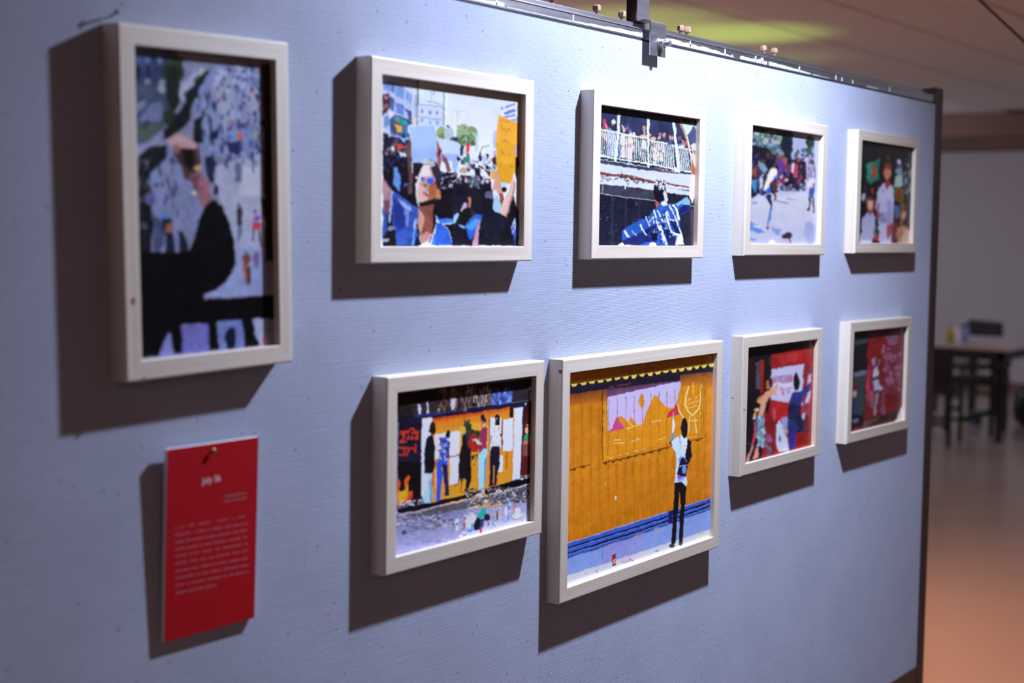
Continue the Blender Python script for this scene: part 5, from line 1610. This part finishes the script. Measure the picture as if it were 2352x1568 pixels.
# ---------------------------------------------------------------- table and chairs at the far end of the hall
TX0, TX1, TY0, TY1, TZ = 11.55, 12.75, 2.30, 2.98, 0.75
tb = tag(empty('table', ((TX0 + TX1) / 2, (TY0 + TY1) / 2, 0)), 'dark-legged table with pale top by the far wall, bottles on it', 'table')
def sub(root, o): o.parent = root; o.location = Vector(o.location) - root.location; return o
sub(tb, box('table_top', TX0, TX1, TY0, TY1, TZ - 0.03, TZ, M['top'], bev=0.004))
sub(tb, box('apron', TX0 + 0.04, TX0 + 0.06, TY0 + 0.04, TY1 - 0.04, TZ - 0.11, TZ - 0.03, M['frameb']))
sub(tb, box('apron', TX0 + 0.06, TX1 - 0.04, TY0 + 0.04, TY0 + 0.06, TZ - 0.11, TZ - 0.03, M['frameb']))
for x in (TX0 + 0.04, TX1 - 0.08):
    for y in (TY0 + 0.04, TY1 - 0.08): sub(tb, box('leg', x, x + 0.045, y, y + 0.045, 0, TZ - 0.03, M['frameb'], bev=0.003))
sub(tb, box('stretcher', TX0 + 0.06, TX1 - 0.06, (TY0 + TY1) / 2 - 0.02, (TY0 + TY1) / 2 + 0.02, 0.14, 0.18, M['frameb']))
def chair(loc, rz, label, solid, hgt):
    r = tag(empty('chair', loc), label, 'chair', 'black chairs by the far table'); r.rotation_euler = (0, 0, rz)
    box('seat', -0.22, 0.22, -0.21, 0.21, 0.41, 0.46, M['black'], r, 0.015)
    for x in (-0.20, 0.17):
        box('leg', x, x + 0.03, -0.20, -0.17, 0, 0.41, M['frameb'], r); box('leg', x, x + 0.03, 0.17, 0.20, 0, hgt, M['frameb'], r)
    if solid: box('backrest', -0.23, 0.23, 0.165, 0.21, hgt - 0.17, hgt, M['black'], r, 0.015)
    else:
        box('back_rail', -0.17, 0.17, 0.172, 0.198, hgt - 0.07, hgt, M['frameb'], r, 0.006)
        box('splat', -0.17, -0.05, 0.176, 0.194, 0.46, hgt - 0.07, M['frameb'], r, 0.004); box('splat', 0.10, 0.17, 0.176, 0.194, 0.46, hgt - 0.07, M['frameb'], r, 0.004)
    for y in (-0.185, 0.185): box('stretcher', -0.17, 0.17, y - 0.01, y + 0.01, 0.16, 0.19, M['frameb'], r)
    return r
chair((11.26, 2.78, 0), math.radians(96), 'black chair with gapped back, at the near end of the pale table', False, 0.76)
chair((13.33, 3.20, 0), math.radians(-125), 'black chair with solid padded backrest standing behind the pale table', True, 0.84)
chair((12.15, 2.72, 0), math.radians(180), 'black chair pushed under the pale table, low padded back', True, 0.70)
def bottle(name, label, cat, px, py, mat, capm, prof):
    p = on_z(px, py, TZ); bm = bmesh.new(); lathe(bm, prof[0]); r = tag(empty(name, (p.x, p.y, TZ)), label, cat)
    link('body', mesh_from(bm, 'body', True), mat, r)
    bm = bmesh.new(); lathe(bm, prof[1]); link('cap', mesh_from(bm, 'cap', True), capm, r)
bp = ([(0.028, 0), (0.03, 0.01), (0.03, 0.08), (0.018, 0.105), (0.012, 0.11), (0.012, 0.12)], [(0.014, 0.12), (0.014, 0.138), (0.011, 0.142)])
bottle('bottle', 'yellow plastic bottle standing on the far table', 'bottle', 2180, 787, M['yel'], M['yel'], bp)
bottle('jar', 'white plastic jar standing on the far table beside the yellow bottle', 'jar', 2197, 787, M['wht'], M['wht'], ([(0.034, 0), (0.036, 0.01), (0.036, 0.09), (0.032, 0.1)], [(0.035, 0.1), (0.035, 0.118), (0.03, 0.122)]))
bottle('jar', 'pale blue plastic jar standing on the far table', 'jar', 2215, 786, M['blu'], M['navy'], ([(0.034, 0), (0.036, 0.01), (0.036, 0.11), (0.03, 0.125)], [(0.033, 0.125), (0.033, 0.145), (0.028, 0.15)]))
p = on_z(2243, 976, 0); bm = bmesh.new(); lathe(bm, [(0.04, 0), (0.045, 0.02), (0.045, 0.10), (0.02, 0.13), (0.014, 0.14)], 16)
tag(link('bottle', mesh_from(bm, 'bottle', True), M['navy'], None, (p.x, p.y, 0.0)), 'blue bottle standing on the floor under the far table', 'bottle')
p = on_z(2372, 975, 0); bm = bmesh.new(); lathe(bm, [(0.10, 0.0), (0.15, 0.03), (0.17, 0.12), (0.16, 0.24), (0.10, 0.32), (0.04, 0.345)], 20)
bag = tag(empty('bag', (p.x, p.y, 0)), 'black bulging bag resting on the floor to the right of the far table', 'bag')
link('body', mesh_from(bm, 'body', True), M['black'], bag)
bm = bmesh.new(); bmesh.ops.create_cone(bm, cap_ends=False, segments=16, radius1=0.05, radius2=0.05, depth=0.012, matrix=Matrix.Translation((0, 0, 0.375)) @ Matrix.Rotation(1.5708, 4, 'X')); me = mesh_from(bm, 'handle'); h_o = link('handle', me, M['frameb'], bag)
sm = h_o.modifiers.new('solid', 'SOLIDIFY'); sm.thickness = 0.008
